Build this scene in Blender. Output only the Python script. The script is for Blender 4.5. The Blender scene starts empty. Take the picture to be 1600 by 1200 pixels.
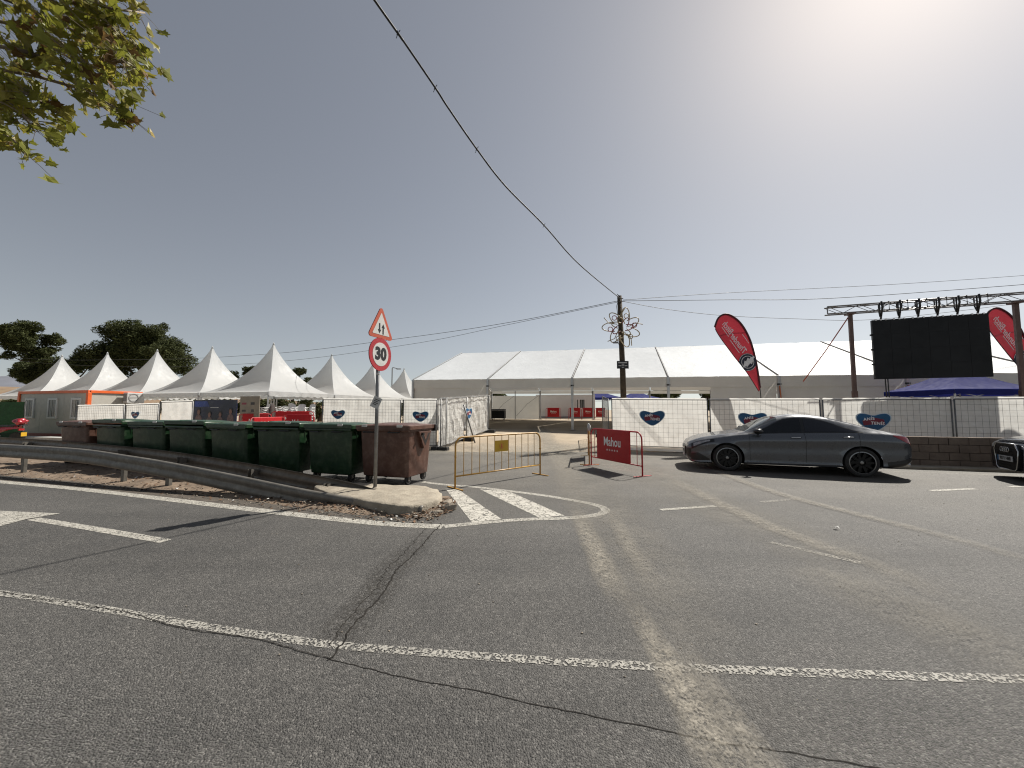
import bpy, bmesh, math, random
from mathutils import Vector, Matrix, noise
R = math.radians
rnd = random.Random(7)
SC = bpy.context.scene
COL = SC.collection

# ------------------------------------------------------------------ camera, sky, sun, exposure
F, CAMH, HOR = 600.0, 1.55, 640.0            # focal length in px of a 1600 px wide frame, eye height, horizon row
PITCH = math.atan((HOR - 600) / F)
cam_d = bpy.data.cameras.new('camera'); cam = bpy.data.objects.new('camera', cam_d); COL.objects.link(cam)
cam.location = (0, 0, CAMH); cam.rotation_euler = (R(90) + PITCH, 0, 0)
cam_d.sensor_width = 36; cam_d.lens = F / 1600 * 36; cam_d.clip_start = 0.05; cam_d.clip_end = 6000
SC.camera = cam
SUN_AZ, SUN_EL = 50.5, 49.0                  # azimuth clockwise from +Y (the view direction)
world = bpy.data.worlds.new('World'); SC.world = world; world.use_nodes = True
wn = world.node_tree.nodes; wl = world.node_tree.links
bg = wn['Background']; sky = wn.new('ShaderNodeTexSky'); sky.sky_type = 'NISHITA'; sky.sun_disc = False
sky.sun_elevation = R(SUN_EL); sky.sun_rotation = R(SUN_AZ)
sky.air_density = 1.0; sky.dust_density = 0.6; sky.ozone_density = 1.0; sky.altitude = 0
hz = wn.new('ShaderNodeHueSaturation'); hz.inputs['Saturation'].default_value = 0.58       # a milky, dust-laden sky
tint = wn.new('ShaderNodeMix'); tint.data_type = 'RGBA'; tint.blend_type = 'MULTIPLY'; tint.inputs[0].default_value = 1; tint.inputs[7].default_value = (1.07, 1.0, 0.905, 1)
tcw = wn.new('ShaderNodeTexCoord'); lift = wn.new('ShaderNodeVectorMath'); lift.operation = 'ADD'; lift.inputs[1].default_value = (0, 0, 0.07)   # even haze: no bright rim at the horizon
wl.new(tcw.outputs['Generated'], lift.inputs[0]); wl.new(lift.outputs[0], sky.inputs['Vector'])
wl.new(sky.outputs[0], hz.inputs['Color']); wl.new(hz.outputs[0], tint.inputs[6]); wl.new(tint.outputs[2], bg.inputs[0])
bg.inputs[1].default_value = 0.065
sun_d = bpy.data.lights.new('sun', 'SUN'); sun_d.energy = 5.0; sun_d.angle = R(0.55); sun_d.color = (1, 0.95, 0.87)
sun = bpy.data.objects.new('sun', sun_d); COL.objects.link(sun)
sd = Vector((math.sin(R(SUN_AZ)) * math.cos(R(SUN_EL)), math.cos(R(SUN_AZ)) * math.cos(R(SUN_EL)), math.sin(R(SUN_EL))))
sun.rotation_euler = sd.to_track_quat('Z', 'Y').to_euler(); sun.location = sd * 60
vs = SC.view_settings; vs.view_transform = 'Standard'; vs.look = 'None'; vs.gamma = 1; vs.exposure = 0.62; vs.use_curve_mapping = False
SC.render.engine = 'CYCLES'; SC.cycles.use_denoising = True; SC.cycles.filter_width = 1.15          # keep the grain of the asphalt

# ------------------------------------------------------------------ helpers
def ray(px, py):
    x = (px - 800) / F; u = -(py - 600) / F
    c, s = math.cos(PITCH), math.sin(PITCH)
    return Vector((x, c - s * u, s + c * u))
def gp(px, py, z=0.0):                       # where a sight line meets the level z
    d = ray(px, py); k = (z - CAMH) / d.z
    return Vector((d.x * k, d.y * k, z))
def at(px, py, Y):                           # the point of a sight line at distance Y
    d = ray(px, py); k = Y / d.y
    return Vector((d.x * k, Y, CAMH + d.z * k))
def sstep(a, b, t):
    t = max(0, min(1, (t - a) / (b - a))); return t * t * (3 - 2 * t)
def hgt(x, y):                               # the lot behind the fences climbs a little
    return (0.42 * sstep(12.5, 21.5, y) + 0.2 * sstep(21.5, 40, y)) * sstep(-20, -9, x)
def lerp(a, b, t): return a + (b - a) * t
def curve(keys, x):                          # smooth interpolation through (x, value) keys
    if x <= keys[0][0]: return keys[0][1]
    if x >= keys[-1][0]: return keys[-1][1]
    for i in range(len(keys) - 1):
        if x <= keys[i + 1][0]:
            x0, y0 = keys[i]; x1, y1 = keys[i + 1]
            m0 = (y1 - keys[i - 1][1]) / (x1 - keys[i - 1][0]) if i else (y1 - y0) / (x1 - x0)
            m1 = (keys[i + 2][1] - y0) / (keys[i + 2][0] - x0) if i + 2 < len(keys) else (y1 - y0) / (x1 - x0)
            h = x1 - x0; t = (x - x0) / h
            return (2*t**3 - 3*t*t + 1)*y0 + (t**3 - 2*t*t + t)*h*m0 + (-2*t**3 + 3*t*t)*y1 + (t**3 - t*t)*h*m1
class MB:
    def __init__(s): s.v = []; s.f = []; s.m = []; s.uv = {}
    def add(s, vs, fs, mi=0):
        b = len(s.v); s.v += [Vector(p) for p in vs]
        for f in fs: s.f.append(tuple(i + b for i in f)); s.m.append(mi)
        return s
    def box(s, c, d, rz=0, mi=0, taper=None):
        x, y, z = d[0] / 2, d[1] / 2, d[2] / 2; k = taper or (1, 1)
        P = [(-x*k[0], -y*k[1], -z), (x*k[0], -y*k[1], -z), (x*k[0], y*k[1], -z), (-x*k[0], y*k[1], -z), (-x, -y, z), (x, -y, z), (x, y, z), (-x, y, z)]
        cs, sn = math.cos(rz), math.sin(rz)
        return s.add([(c[0] + p[0]*cs - p[1]*sn, c[1] + p[0]*sn + p[1]*cs, c[2] + p[2]) for p in P],
                     [(0,3,2,1), (4,5,6,7), (0,1,5,4), (1,2,6,5), (2,3,7,6), (3,0,4,7)], mi)
    def tube(s, pts, r, n=8, mi=0, closed=False, cap=True):
        pts = [Vector(p) for p in pts]; N = len(pts); rr = r if isinstance(r, (list, tuple)) else [r] * N
        ref = None; vs = []
        for i, p in enumerate(pts):
            a = pts[(i - 1) % N] if (i or closed) else p; b = pts[(i + 1) % N] if (i < N - 1 or closed) else p
            t = (b - a).normalized()
            if ref is None:
                ref = Vector((0, 0, 1)) if abs(t.z) < 0.9 else Vector((1, 0, 0))
            u = (ref - t * ref.dot(t)); 
            if u.length < 1e-5: u = t.orthogonal()
            u.normalize(); w = t.cross(u); ref = u
            for k in range(n):
                an = 2 * math.pi * (k + .5) / n; vs.append(p + (u * math.cos(an) + w * math.sin(an)) * rr[i])
        fs = []
        for i in range(N if closed else N - 1):
            j = (i + 1) % N
            for k in range(n):
                l = (k + 1) % n; fs.append((i*n + k, i*n + l, j*n + l, j*n + k))
        if cap and not closed: fs += [tuple(range(n - 1, -1, -1)), tuple((N - 1)*n + k for k in range(n))]
        return s.add(vs, fs, mi)
    def lathe(s, prof, n=24, M=None, mi=0, cap=True):      # prof: (radius, height) about local z
        M = M or Matrix(); vs = []; fs = []
        for r, z in prof:
            for k in range(n):
                a = 2*math.pi*k/n; vs.append(M @ Vector((r*math.cos(a), r*math.sin(a), z)))
        for i in range(len(prof) - 1):
            for k in range(n):
                l = (k + 1) % n; fs.append((i*n + k, i*n + l, (i+1)*n + l, (i+1)*n + k))
        if cap: fs += [tuple(range(n - 1, -1, -1)), tuple((len(prof)-1)*n + k for k in range(n))]
        return s.add(vs, fs, mi)
    def prism(s, poly, M, d, mi=0):                        # polygon in local xy, depth d along local -z
        n = len(poly); vs = [M @ Vector((x, y, 0)) for x, y in poly] + [M @ Vector((x, y, -d)) for x, y in poly]
        return s.add(vs, [tuple(range(n)), tuple(range(2*n - 1, n - 1, -1))] + [(i, i + n, (i+1) % n + n, (i+1) % n) for i in range(n)], mi)
    def grid(s, fn, nu, nv, mi=0, uv=False):
        vs = [fn(i / nu, j / nv) for i in range(nu + 1) for j in range(nv + 1)]
        b = len(s.v)
        if uv:
            for i in range(nu + 1):
                for j in range(nv + 1): s.uv[b + i*(nv+1) + j] = (i / nu, j / nv)
        return s.add(vs, [(i*(nv+1) + j, (i+1)*(nv+1) + j, (i+1)*(nv+1) + j + 1, i*(nv+1) + j + 1) for i in range(nu) for j in range(nv)], mi)
    def text(s, key, M, mi=0):
        vs, fs = TX[key]; return s.add([M @ Vector((x, y, 0)) for x, y in vs], fs, mi)
    def mesh(s, name, mats, smooth=False):
        me = bpy.data.meshes.new(name); me.from_pydata([tuple(p) for p in s.v], [], s.f)
        for m in (mats if isinstance(mats, (list, tuple)) else [mats]): me.materials.append(m)
        me.polygons.foreach_set('material_index', s.m)
        if s.uv:
            ul = me.uv_layers.new(name='UVMap')
            for l in me.loops: ul.data[l.index].uv = s.uv.get(l.vertex_index, (0, 0))
        if smooth: me.polygons.foreach_set('use_smooth', [True] * len(me.polygons))
        me.update(); return me
    def obj(s, name, mats, parent=None, smooth=False, bevel=0, auto=None):
        o = bpy.data.objects.new(name, s.mesh(name, mats, smooth or auto is not None)); COL.objects.link(o); o.parent = parent
        if auto is not None:
            try: o.data.set_sharp_from_angle(angle=R(auto))
            except Exception: pass
        if bevel:
            b = o.modifiers.new('bevel', 'BEVEL'); b.width = bevel; b.segments = 2; b.limit_method = 'ANGLE'; b.angle_limit = R(40)
        return o
def thing(name, label, cat, loc=(0, 0, 0), rz=0, group=None):
    o = bpy.data.objects.new(name, None); COL.objects.link(o); o.empty_display_size = .2
    o.location = loc; o.rotation_euler = (0, 0, rz); o['label'] = label; o['category'] = cat
    if group: o['group'] = group
    return o
def tag(o, label, cat, group=None):
    o['label'] = label; o['category'] = cat
    if group: o['group'] = group
    return o
def kind(o, k, label=None):
    o['kind'] = k
    if label: o['label'] = label
    return o
def dup(o, loc=None, rz=None, label=None, parent=None):
    c = o.copy(); COL.objects.link(c); c.parent = parent
    if loc is not None: c.location = loc
    if rz is not None: c.rotation_euler = (0, 0, rz)
    if label: c['label'] = label
    for ch in list(o.children): dup(ch, parent=c)
    return c
def frame(o, right, up):                                   # matrix: local x = right, y = up, z = facing
    r = Vector(right).normalized(); u = Vector(up); u = (u - r * u.dot(r)).normalized(); n = r.cross(u)
    M = Matrix((r, u, n)).transposed().to_4x4(); M.translation = Vector(o); return M
def off(M, x=0, y=0, z=0): return M @ Matrix.Translation((x, y, z))
TX = {}
def make_text(key, s, size=1, bold=0.0, shear=0.0, sx=1.0, space=1.0):
    c = bpy.data.curves.new('t', 'FONT'); c.body = s; c.align_x = 'CENTER'; c.align_y = 'CENTER'; c.size = size
    c.offset = bold; c.shear = shear; c.resolution_u = 3; c.space_character = space
    o = bpy.data.objects.new('t', c); COL.objects.link(o)
    bpy.context.view_layer.update()
    me = o.evaluated_get(bpy.context.evaluated_depsgraph_get()).to_mesh()
    TX[key] = ([(v.co.x * sx, v.co.y) for v in me.vertices], [tuple(p.vertices) for p in me.polygons])
    bpy.data.objects.remove(o); bpy.data.curves.remove(c)
make_text('30', '30', .30, .016, space=1.02)
make_text('brand', 'Mahou', .27, .004, sx=.86)
make_text('stars', '* * * * *', .12, .004)
make_text('anis', 'ANÍS', .125, .004, shear=.05, space=1.15)
make_text('tenis', 'TENÍS', .125, .004, shear=.05, space=1.15)
make_text('flag1', 'Thunder', .5, .012, shear=.3, sx=.78)
make_text('flag2', 'Bitch', .5, .012, shear=.3, sx=.78)
make_text('plate', '9071 HBB', .105, .003, sx=.9)

# ------------------------------------------------------------------ materials
KA = 0.67                                     # base colours go with the exposure set above
def nodes(name):
    m = bpy.data.materials.new(name); m.use_nodes = True; nt = m.node_tree
    return m, nt, nt.nodes['Principled BSDF'], nt.nodes['Material Output']
def N(nt, t, **kw):
    n = nt.nodes.new(t)
    for k, v in kw.items():
        if k.startswith('_'): setattr(n, k[1:], v)
        else: n.inputs[k.replace('__', ' ')].default_value = v
    return n
def L(nt, a, b): nt.links.new(a, b)
def ramp(nt, src, stops):
    r = nt.nodes.new('ShaderNodeValToRGB'); L(nt, src, r.inputs[0]); e = r.color_ramp.elements
    while len(e) < len(stops): e.new(.5)
    for i, (p, c) in enumerate(stops):
        e[i].position = p; e[i].color = (c, c, c, 1) if isinstance(c, (int, float)) else (*c, 1)
    return r
def mixc(nt, fac, a, b, mode='MIX'):
    n = nt.nodes.new('ShaderNodeMix'); n.data_type = 'RGBA'; n.blend_type = mode
    for s, x in ((n.inputs[0], fac), (n.inputs[6], a), (n.inputs[7], b)):
        if hasattr(x, 'is_output'): L(nt, x, s)
        elif isinstance(x, (int, float)): s.default_value = x
        else: s.default_value = (*x, 1)
    return n.outputs[2]
def pos(nt): return nt.nodes.new('ShaderNodeNewGeometry').outputs['Position']
def noi(nt, v, scale, detail=3, rough=.55):
    n = N(nt, 'ShaderNodeTexNoise', Scale=scale, Detail=detail, Roughness=rough); L(nt, v, n.inputs['Vector']); return n.outputs['Fac']
def mul(nt, a, b, op='MULTIPLY'):
    n = nt.nodes.new('ShaderNodeMath'); n.operation = op
    for i, x in ((0, a), (1, b)):
        if hasattr(x, 'is_output'): L(nt, x, n.inputs[i])
        else: n.inputs[i].default_value = x
    return n.outputs[0]
def bump(nt, bs, hsrc, strength=.3, dist=.02):
    b = N(nt, 'ShaderNodeBump', Strength=strength, Distance=dist); L(nt, hsrc, b.inputs['Height']); L(nt, b.outputs[0], bs.inputs['Normal'])
def pm(name, col, rough=.5, metal=0, var=.15, scale=4, bmp=0, bscale=40, dirt=None, dirt_amt=.5, spec=.5, transl=0, coat=0, alpha=1, crease=0):
    m, nt, bs, out = nodes(name); p = pos(nt); col = tuple(c * KA for c in col); dirt = tuple(c * KA for c in dirt) if dirt else None
    n = noi(nt, p, scale, 4)
    lo = tuple(c * (1 - var) for c in col); hi = tuple(min(1, c * (1 + var)) for c in col)
    c = ramp(nt, n, [(.3, lo), (.7, hi)]).outputs[0]
    if dirt:
        d = ramp(nt, noi(nt, p, scale * 2.3, 6, .65), [(.45, 0), (.75, dirt_amt)]).outputs[0]
        c = mixc(nt, d, c, dirt)
    L(nt, c, bs.inputs['Base Color'])
    r = ramp(nt, noi(nt, p, scale * 3, 4), [(.3, max(0, rough - .08)), (.7, min(1, rough + .1))]).outputs[0]
    L(nt, r, bs.inputs['Roughness']); bs.inputs['Metallic'].default_value = metal
    bs.inputs['Specular IOR Level'].default_value = spec; bs.inputs['Coat Weight'].default_value = coat
    bs.inputs['Coat Roughness'].default_value = .04
    if bmp: bump(nt, bs, noi(nt, p, bscale, 4), bmp, .02)
    if crease:
        ve = N(nt, 'ShaderNodeTexVoronoi', Scale=1.7); ve.feature = 'DISTANCE_TO_EDGE'; nv = N(nt, 'ShaderNodeTexNoise', Scale=1.3, Detail=4); L(nt, p, nv.inputs['Vector'])
        sc = nt.nodes.new('ShaderNodeVectorMath'); sc.operation = 'SCALE'; sc.inputs['Scale'].default_value = .9; L(nt, nv.outputs['Color'], sc.inputs[0])
        ad = nt.nodes.new('ShaderNodeVectorMath'); ad.operation = 'ADD'; L(nt, p, ad.inputs[0]); L(nt, sc.outputs[0], ad.inputs[1]); L(nt, ad.outputs[0], ve.inputs['Vector'])
        hh = mul(nt, ramp(nt, ve.outputs['Distance'], [(0, 1), (.12, .35), (.5, 0)]).outputs[0], mul(nt, noi(nt, p, 7, 4, .6), .7), 'ADD')
        bump(nt, bs, hh, crease, .05)
    if transl:
        t = N(nt, 'ShaderNodeBsdfTranslucent'); L(nt, c, t.inputs[0])
        mx = N(nt, 'ShaderNodeMixShader', Fac=transl); L(nt, bs.outputs[0], mx.inputs[1]); L(nt, t.outputs[0], mx.inputs[2]); L(nt, mx.outputs[0], out.inputs[0])
    return m
def make_asphalt():
    m, nt, bs, out = nodes('asphalt'); p = pos(nt)
    v = N(nt, 'ShaderNodeTexVoronoi', Scale=105.0); L(nt, p, v.inputs['Vector'])
    sep = nt.nodes.new('ShaderNodeSeparateColor'); L(nt, v.outputs['Color'], sep.inputs[0])
    big = noi(nt, p, .28, 4); mid = noi(nt, p, 2.2, 5, .65); fine = noi(nt, p, 190, 2)
    base = ramp(nt, big, [(.32, (.051, .049, .046)), (.68, (.075, .072, .067))]).outputs[0]
    base = mixc(nt, ramp(nt, mid, [(.35, 0), (.7, .55)]).outputs[0], base, (.086, .081, .074))
    agg = ramp(nt, sep.outputs[0], [(0, .5), (.55, .95), (.85, 1.25), (1, 2.0)]).outputs[0]
    c = mixc(nt, 1.0, base, agg, 'MULTIPLY')
    c = mixc(nt, .5, c, ramp(nt, fine, [(.3, .45), (.7, 1.5)]).outputs[0], 'MULTIPLY')
    c = mixc(nt, 1.0, c, ramp(nt, noi(nt, p, 24, 7, .75), [(.28, .62), (.72, 1.42)]).outputs[0], 'MULTIPLY')
    mp = nt.nodes.new('ShaderNodeMapping'); L(nt, p, mp.inputs[0]); mp.inputs['Rotation'].default_value = (0, 0, .22); mp.inputs['Scale'].default_value = (.07, 1.1, 1)
    c = mixc(nt, 1.0, c, ramp(nt, noi(nt, mp.outputs[0], 1.0, 3), [(.3, .80), (.7, 1.16)]).outputs[0], 'MULTIPLY')      # lanes polished by tyres
    c = mixc(nt, ramp(nt, noi(nt, p, 1.3, 6, .7), [(.62, 0), (.74, .5)]).outputs[0], c, (.028, .026, .024))              # old oil and patched spots
    # pale dust carried out of the lot entrance
    sp = nt.nodes.new('ShaderNodeSeparateXYZ'); L(nt, p, sp.inputs[0])
    near = N(nt, 'ShaderNodeMapRange'); near.inputs[1].default_value = 4.5; near.inputs[2].default_value = 11.5
    L(nt, sp.outputs[1], near.inputs[0])
    xm = N(nt, 'ShaderNodeMapRange'); xm.inputs[1].default_value = -4.0; xm.inputs[2].default_value = -1.0; L(nt, sp.outputs[0], xm.inputs[0])
    du = mul(nt, mul(nt, near.outputs[0], xm.outputs[0]), ramp(nt, noi(nt, p, .8, 6, .7), [(.3, .25), (.75, .95)]).outputs[0])
    c = mixc(nt, mul(nt, du, .75), c, (.18, .16, .127))
    L(nt, c, bs.inputs['Base Color'])
    bs.inputs['Roughness'].default_value = .72; bs.inputs['Specular IOR Level'].default_value = .45
    h = mul(nt, mul(nt, v.outputs['Distance'], -.9), mul(nt, fine, .6), 'ADD')
    bump(nt, bs, h, .75, .012)
    return m
def make_sheet(name, col, lo, hi, scale, edge=True, amt=1.0, agg=0.0, rough=.85, var=.25, cracked=False):   # thin worn layer: paint, sand
    m, nt, bs, out = nodes(name); p = pos(nt); col = tuple(c * KA for c in col)
    n = noi(nt, p, scale, 6, .72)
    if agg:
        v = N(nt, 'ShaderNodeTexVoronoi', Scale=85.0); L(nt, p, v.inputs['Vector'])
        sep = nt.nodes.new('ShaderNodeSeparateColor'); L(nt, v.outputs['Color'], sep.inputs[0])
        n = mul(nt, mul(nt, n, 1 - agg), mul(nt, sep.outputs[1], agg), 'ADD')
    a = ramp(nt, n, [(lo, 0), (hi, amt)]).outputs[0]
    if cracked:
        ve = N(nt, 'ShaderNodeTexVoronoi', Scale=6.5); ve.feature = 'DISTANCE_TO_EDGE'; wp = nt.nodes.new('ShaderNodeVectorMath'); wp.operation = 'ADD'
        nv = N(nt, 'ShaderNodeTexNoise', Scale=5.0); L(nt, p, nv.inputs['Vector']); sc = nt.nodes.new('ShaderNodeVectorMath'); sc.operation = 'SCALE'; sc.inputs['Scale'].default_value = .25; L(nt, nv.outputs['Color'], sc.inputs[0])
        L(nt, p, wp.inputs[0]); L(nt, sc.outputs[0], wp.inputs[1]); L(nt, wp.outputs[0], ve.inputs['Vector'])
        a = mul(nt, a, ramp(nt, ve.outputs['Distance'], [(.012, .12), (.04, 1)]).outputs[0])
    if edge:
        uv = nt.nodes.new('ShaderNodeUVMap'); s = nt.nodes.new('ShaderNodeSeparateXYZ'); L(nt, uv.outputs[0], s.inputs[0])
        for o in (s.outputs[1], s.outputs[0]):
            e = mul(nt, mul(nt, o, mul(nt, 1.0, o, 'SUBTRACT')), 4.0)
            a = mul(nt, a, ramp(nt, e, [(0, 0), (1, 1)]).outputs[0])
    c = ramp(nt, noi(nt, p, scale * .7, 4), [(.3, tuple(x * (1 - var) for x in col)), (.7, tuple(min(1, x * (1 + var)) for x in col))]).outputs[0]
    L(nt, c, bs.inputs['Base Color']); bs.inputs['Roughness'].default_value = rough; bs.inputs['Specular IOR Level'].default_value = .2
    bump(nt, bs, noi(nt, p, 120, 3), .4, .01)
    tr = N(nt, 'ShaderNodeBsdfTransparent'); mx = N(nt, 'ShaderNodeMixShader'); L(nt, a, mx.inputs[0])
    L(nt, tr.outputs[0], mx.inputs[1]); L(nt, bs.outputs[0], mx.inputs[2]); L(nt, mx.outputs[0], out.inputs[0])
    return m
def make_glass(name, col, alpha, rough=.03):
    m, nt, bs, out = nodes(name); bs.inputs['Base Color'].default_value = (*col, 1); bs.inputs['Roughness'].default_value = rough
    bs.inputs['Specular IOR Level'].default_value = .6
    tr = N(nt, 'ShaderNodeBsdfTransparent'); tr.inputs[0].default_value = (.55, .6, .62, 1)
    mx = N(nt, 'ShaderNodeMixShader', Fac=alpha); L(nt, tr.outputs[0], mx.inputs[1]); L(nt, bs.outputs[0], mx.inputs[2]); L(nt, mx.outputs[0], out.inputs[0])
    return m
M_ = {}
M_['asphalt'] = make_asphalt()
M_['sandground'] = pm('sandy ground', (.50, .405, .29), .95, var=.2, scale=.5, bmp=.5, bscale=14, dirt=(.32, .26, .19), dirt_amt=.6)
M_['dirt'] = pm('verge dirt', (.25, .185, .13), .95, var=.35, scale=2.2, bmp=.8, bscale=22, dirt=(.10, .07, .05), dirt_amt=.75)
M_['gravel'] = make_sheet('gravel shoulder', (.20, .17, .14), .28, .55, 7, True, .9, .3)
M_['paint'] = make_sheet('worn road paint', (.56, .535, .475), .31, .46, 9, False, .95, .45, .6, .1)
M_['paint_cracked'] = make_sheet('cracked road paint', (.66, .63, .56), .27, .40, 9, False, .97, .4, .6, .1, True)
M_['paint_worn'] = make_sheet('very worn road paint', (.50, .48, .43), .43, .60, 9, False, .88, .6, .6, .1)
M_['paint_faint'] = make_sheet('faded road paint', (.55, .52, .46), .46, .60, 6, False, .7, .4, .7, .1)
M_['sand_thick'] = make_sheet('spilled sand', (.47, .43, .36), .30, .68, 13, True, .88, .28)
M_['sand_thin'] = make_sheet('tracked dust', (.36, .335, .29), .32, .75, 2.2, True, .55, .3)
M_['sand_mid'] = make_sheet('tyre dust', (.44, .405, .345), .30, .70, 11, True, .75, .28)
M_['crack'] = pm('crack', (.034, .031, .028), 1, var=.3, spec=.1)
M_['patch'] = make_sheet('broken asphalt', (.075, .07, .063), .48, .62, 16, True, .7, .5)
M_['concrete'] = pm('concrete', (.42, .37, .29), .9, var=.18, scale=3, bmp=.6, bscale=30, dirt=(.25, .2, .15), dirt_amt=.6)
M_['block'] = pm('concrete block', (.26, .20, .155), .95, var=.2, scale=2.5, bmp=.6, bscale=45, dirt=(.15, .11, .085), dirt_amt=.6)
M_['mortar'] = pm('mortar', (.155, .12, .092), .95, var=.2, bmp=.4)
M_['galv'] = pm('galvanised steel', (.23, .215, .19), .5, .45, var=.2, scale=5, dirt=(.12, .10, .08), dirt_amt=.6)
M_['galv_pole'] = pm('galvanised post', (.30, .30, .30), .45, .6, var=.2, scale=9)
M_['fence_steel'] = pm('fence steel', (.22, .22, .22), .5, .6, var=.2, scale=8)
M_['tarp'] = pm('white tarpaulin', (1.16, 1.15, 1.10), .55, var=.06, scale=3, dirt=(.9, .86, .78), dirt_amt=.35, transl=.45, crease=.42)
M_['canvas'] = pm('white tent canvas', (.90, .92, .925), .45, var=.03, scale=1.2, bmp=.22, bscale=2.2, transl=.5, spec=.2)
M_['canvas_block'] = pm('blockout marquee canvas', (.80, .825, .84), .5, var=.03, scale=1.2, bmp=.25, bscale=2.2, transl=.07, spec=.12, crease=.10)
M_['canvas_wall'] = pm('tent wall canvas', (1.0, .985, .92), .5, var=.05, scale=1.2, bmp=.25, bscale=2.0, transl=.16, crease=.1)
M_['seam'] = pm('grey canvas seam', (.30, .30, .30), .6, var=.1)
M_['truss'] = pm('dark truss aluminium', (.30, .29, .28), .4, .8, var=.15)  # a darker grey than the plain aluminium
M_['alu'] = pm('aluminium', (.62, .62, .62), .35, .85, var=.1)
M_['white_metal'] = pm('white enamelled metal', (.78, .78, .76), .4, var=.06)
M_['green_plastic'] = pm('green bin plastic', (.012, .046, .017), .36, var=.2, scale=3, dirt=(.10, .15, .085), dirt_amt=.6, bmp=.08, bscale=20)
M_['brown_plastic'] = pm('brown bin plastic', (.115, .050, .032), .42, var=.15, scale=3, dirt=(.30, .19, .15), dirt_amt=.55, bmp=.08, bscale=20)
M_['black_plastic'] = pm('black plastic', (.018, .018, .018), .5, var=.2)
M_['rubber'] = pm('rubber', (.022, .021, .02), .75, var=.3, dirt=(.1, .09, .08), dirt_amt=.4)
M_['sticker'] = pm('pale sticker', (.72, .72, .70), .5, var=.1, scale=20)
M_['sign_red'] = pm('sign red', (.52, .035, .045), .35, var=.08)
M_['sign_orange'] = pm('faded sign red', (.62, .11, .05), .4, var=.12, scale=7)
M_['sign_white'] = pm('sign white', (.78, .77, .73), .35, var=.06, scale=6, dirt=(.55, .5, .42), dirt_amt=.3)
M_['sign_black'] = pm('sign black', (.012, .012, .012), .4, var=.1)
M_['yellow'] = pm('yellow barrier paint', (.62, .33, .05), .4, var=.15, scale=6, dirt=(.38, .22, .08), dirt_amt=.5)
M_['yellow_sign'] = pm('yellow plate', (.68, .40, .02), .4, var=.06)
M_['orange'] = pm('orange paint', (.68, .17, .03), .4, var=.1)
M_['red'] = pm('red barrier paint', (.60, .012, .022), .4, var=.12, scale=5, transl=0)
M_['red_panel'] = pm('red banner', (.62, .010, .018), .45, var=.07, scale=3, transl=.16)
M_['print_white'] = pm('white print', (1.2, 1.18, 1.16), .5, var=.04)
M_['heart_blue'] = pm('blue print', (.006, .125, .30), .45, var=.25, scale=2.5)
M_['heart_rim'] = pm('pale blue rim', (.75, .92, 1.05), .5, var=.05)
M_['ribbon'] = pm('dark red print', (.26, .02, .05), .5, var=.1)
M_['cabin'] = pm('cabin panel', (.60, .575, .51), .5, var=.05, scale=2, dirt=(.45, .41, .35), dirt_amt=.25)
M_['cabin_white'] = pm('white cabin panel', (.74, .74, .71), .5, var=.05, scale=2)
M_['cabin_orange'] = pm('cabin frame orange', (1.0, .17, .03), .45, var=.1)
M_['cabin_red'] = pm('cabin skirt red', (.38, .06, .04), .5, var=.1)
M_['dark_glass'] = pm('dark window', (.03, .03, .028), .12, var=.2, scale=5)
M_['kerbwhite'] = pm('pale kerb', (.58, .57, .53), .85, var=.12, bmp=.3)
M_['poster'] = pm('poster dark blue', (.008, .012, .05), .3, var=.7, scale=1.4)
M_['poster_blue'] = pm('poster blue light', (.02, .06, .32), .3, var=.6, scale=2)
M_['skin_print'] = pm('printed skin tone', (.36, .17, .12), .4, var=.2, scale=14)
M_['cloth_print'] = pm('printed cloth', (.22, .13, .12), .4, var=.4, scale=11)
M_['hair_print'] = pm('printed hair', (.02, .012, .01), .4, var=.3, scale=11)
M_['tan_board'] = pm('tan board', (.30, .26, .20), .6, var=.1)
M_['wood'] = pm('old wooden pole', (.085, .062, .038), .9, var=.35, scale=7, bmp=.6, bscale=24)
M_['bark'] = pm('bark', (.12, .085, .06), .9, var=.35, scale=5, bmp=.7, bscale=18)
M_['plane_bark'] = pm('pale plane bark', (.26, .21, .15), .85, var=.35, scale=6, bmp=.4, bscale=15)
M_['cable'] = pm('cable', (.03, .03, .03), .6, var=.2)
M_['thin_cable'] = pm('grey cable', (.09, .09, .09), .6, var=.2)
M_['rope_light'] = pm('rope light tube', (.55, .43, .25), .45, var=.3, scale=9)
M_['rope_pink'] = pm('pink rope light', (.50, .12, .14), .45, var=.3, scale=9)
M_['flag_red'] = pm('flag red', (.50, .04, .06), .5, var=.08, scale=2, transl=.4)
M_['flag_print'] = pm('white flag print', (1.35, 1.32, 1.32), .5, var=.03, transl=.3)
M_['flag_navy'] = pm('flag navy', (.035, .035, .07), .5, var=.1, transl=.2)
M_['flag_hem'] = pm('flag hem', (.10, .01, .02), .6, var=.1)
M_['screen'] = pm('led screen face', (.012, .012, .013), .42, var=.3, scale=1.3, spec=.25)
M_['gantry'] = pm('gantry post steel', (.19, .115, .095), .5, .3, var=.2)
M_['blue_cloth'] = pm('blue gazebo cloth', (.035, .045, .24), .75, var=.12, scale=2, transl=.3, spec=.1, bmp=.2, bscale=4)
M_['car_grey'] = pm('grey car paint', (.15, .158, .172), .28, .55, var=.03, scale=2, coat=.55)
M_['car_dark'] = pm('dark blue car paint', (.012, .014, .022), .22, .4, var=.05, scale=2, coat=.9)
M_['trim'] = pm('black trim', (.012, .012, .013), .35, var=.1)
M_['chrome'] = pm('chrome', (.75, .75, .75), .14, 1.0, var=.04)
M_['rim'] = pm('dark alloy', (.016, .016, .017), .3, .6, var=.1)
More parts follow.
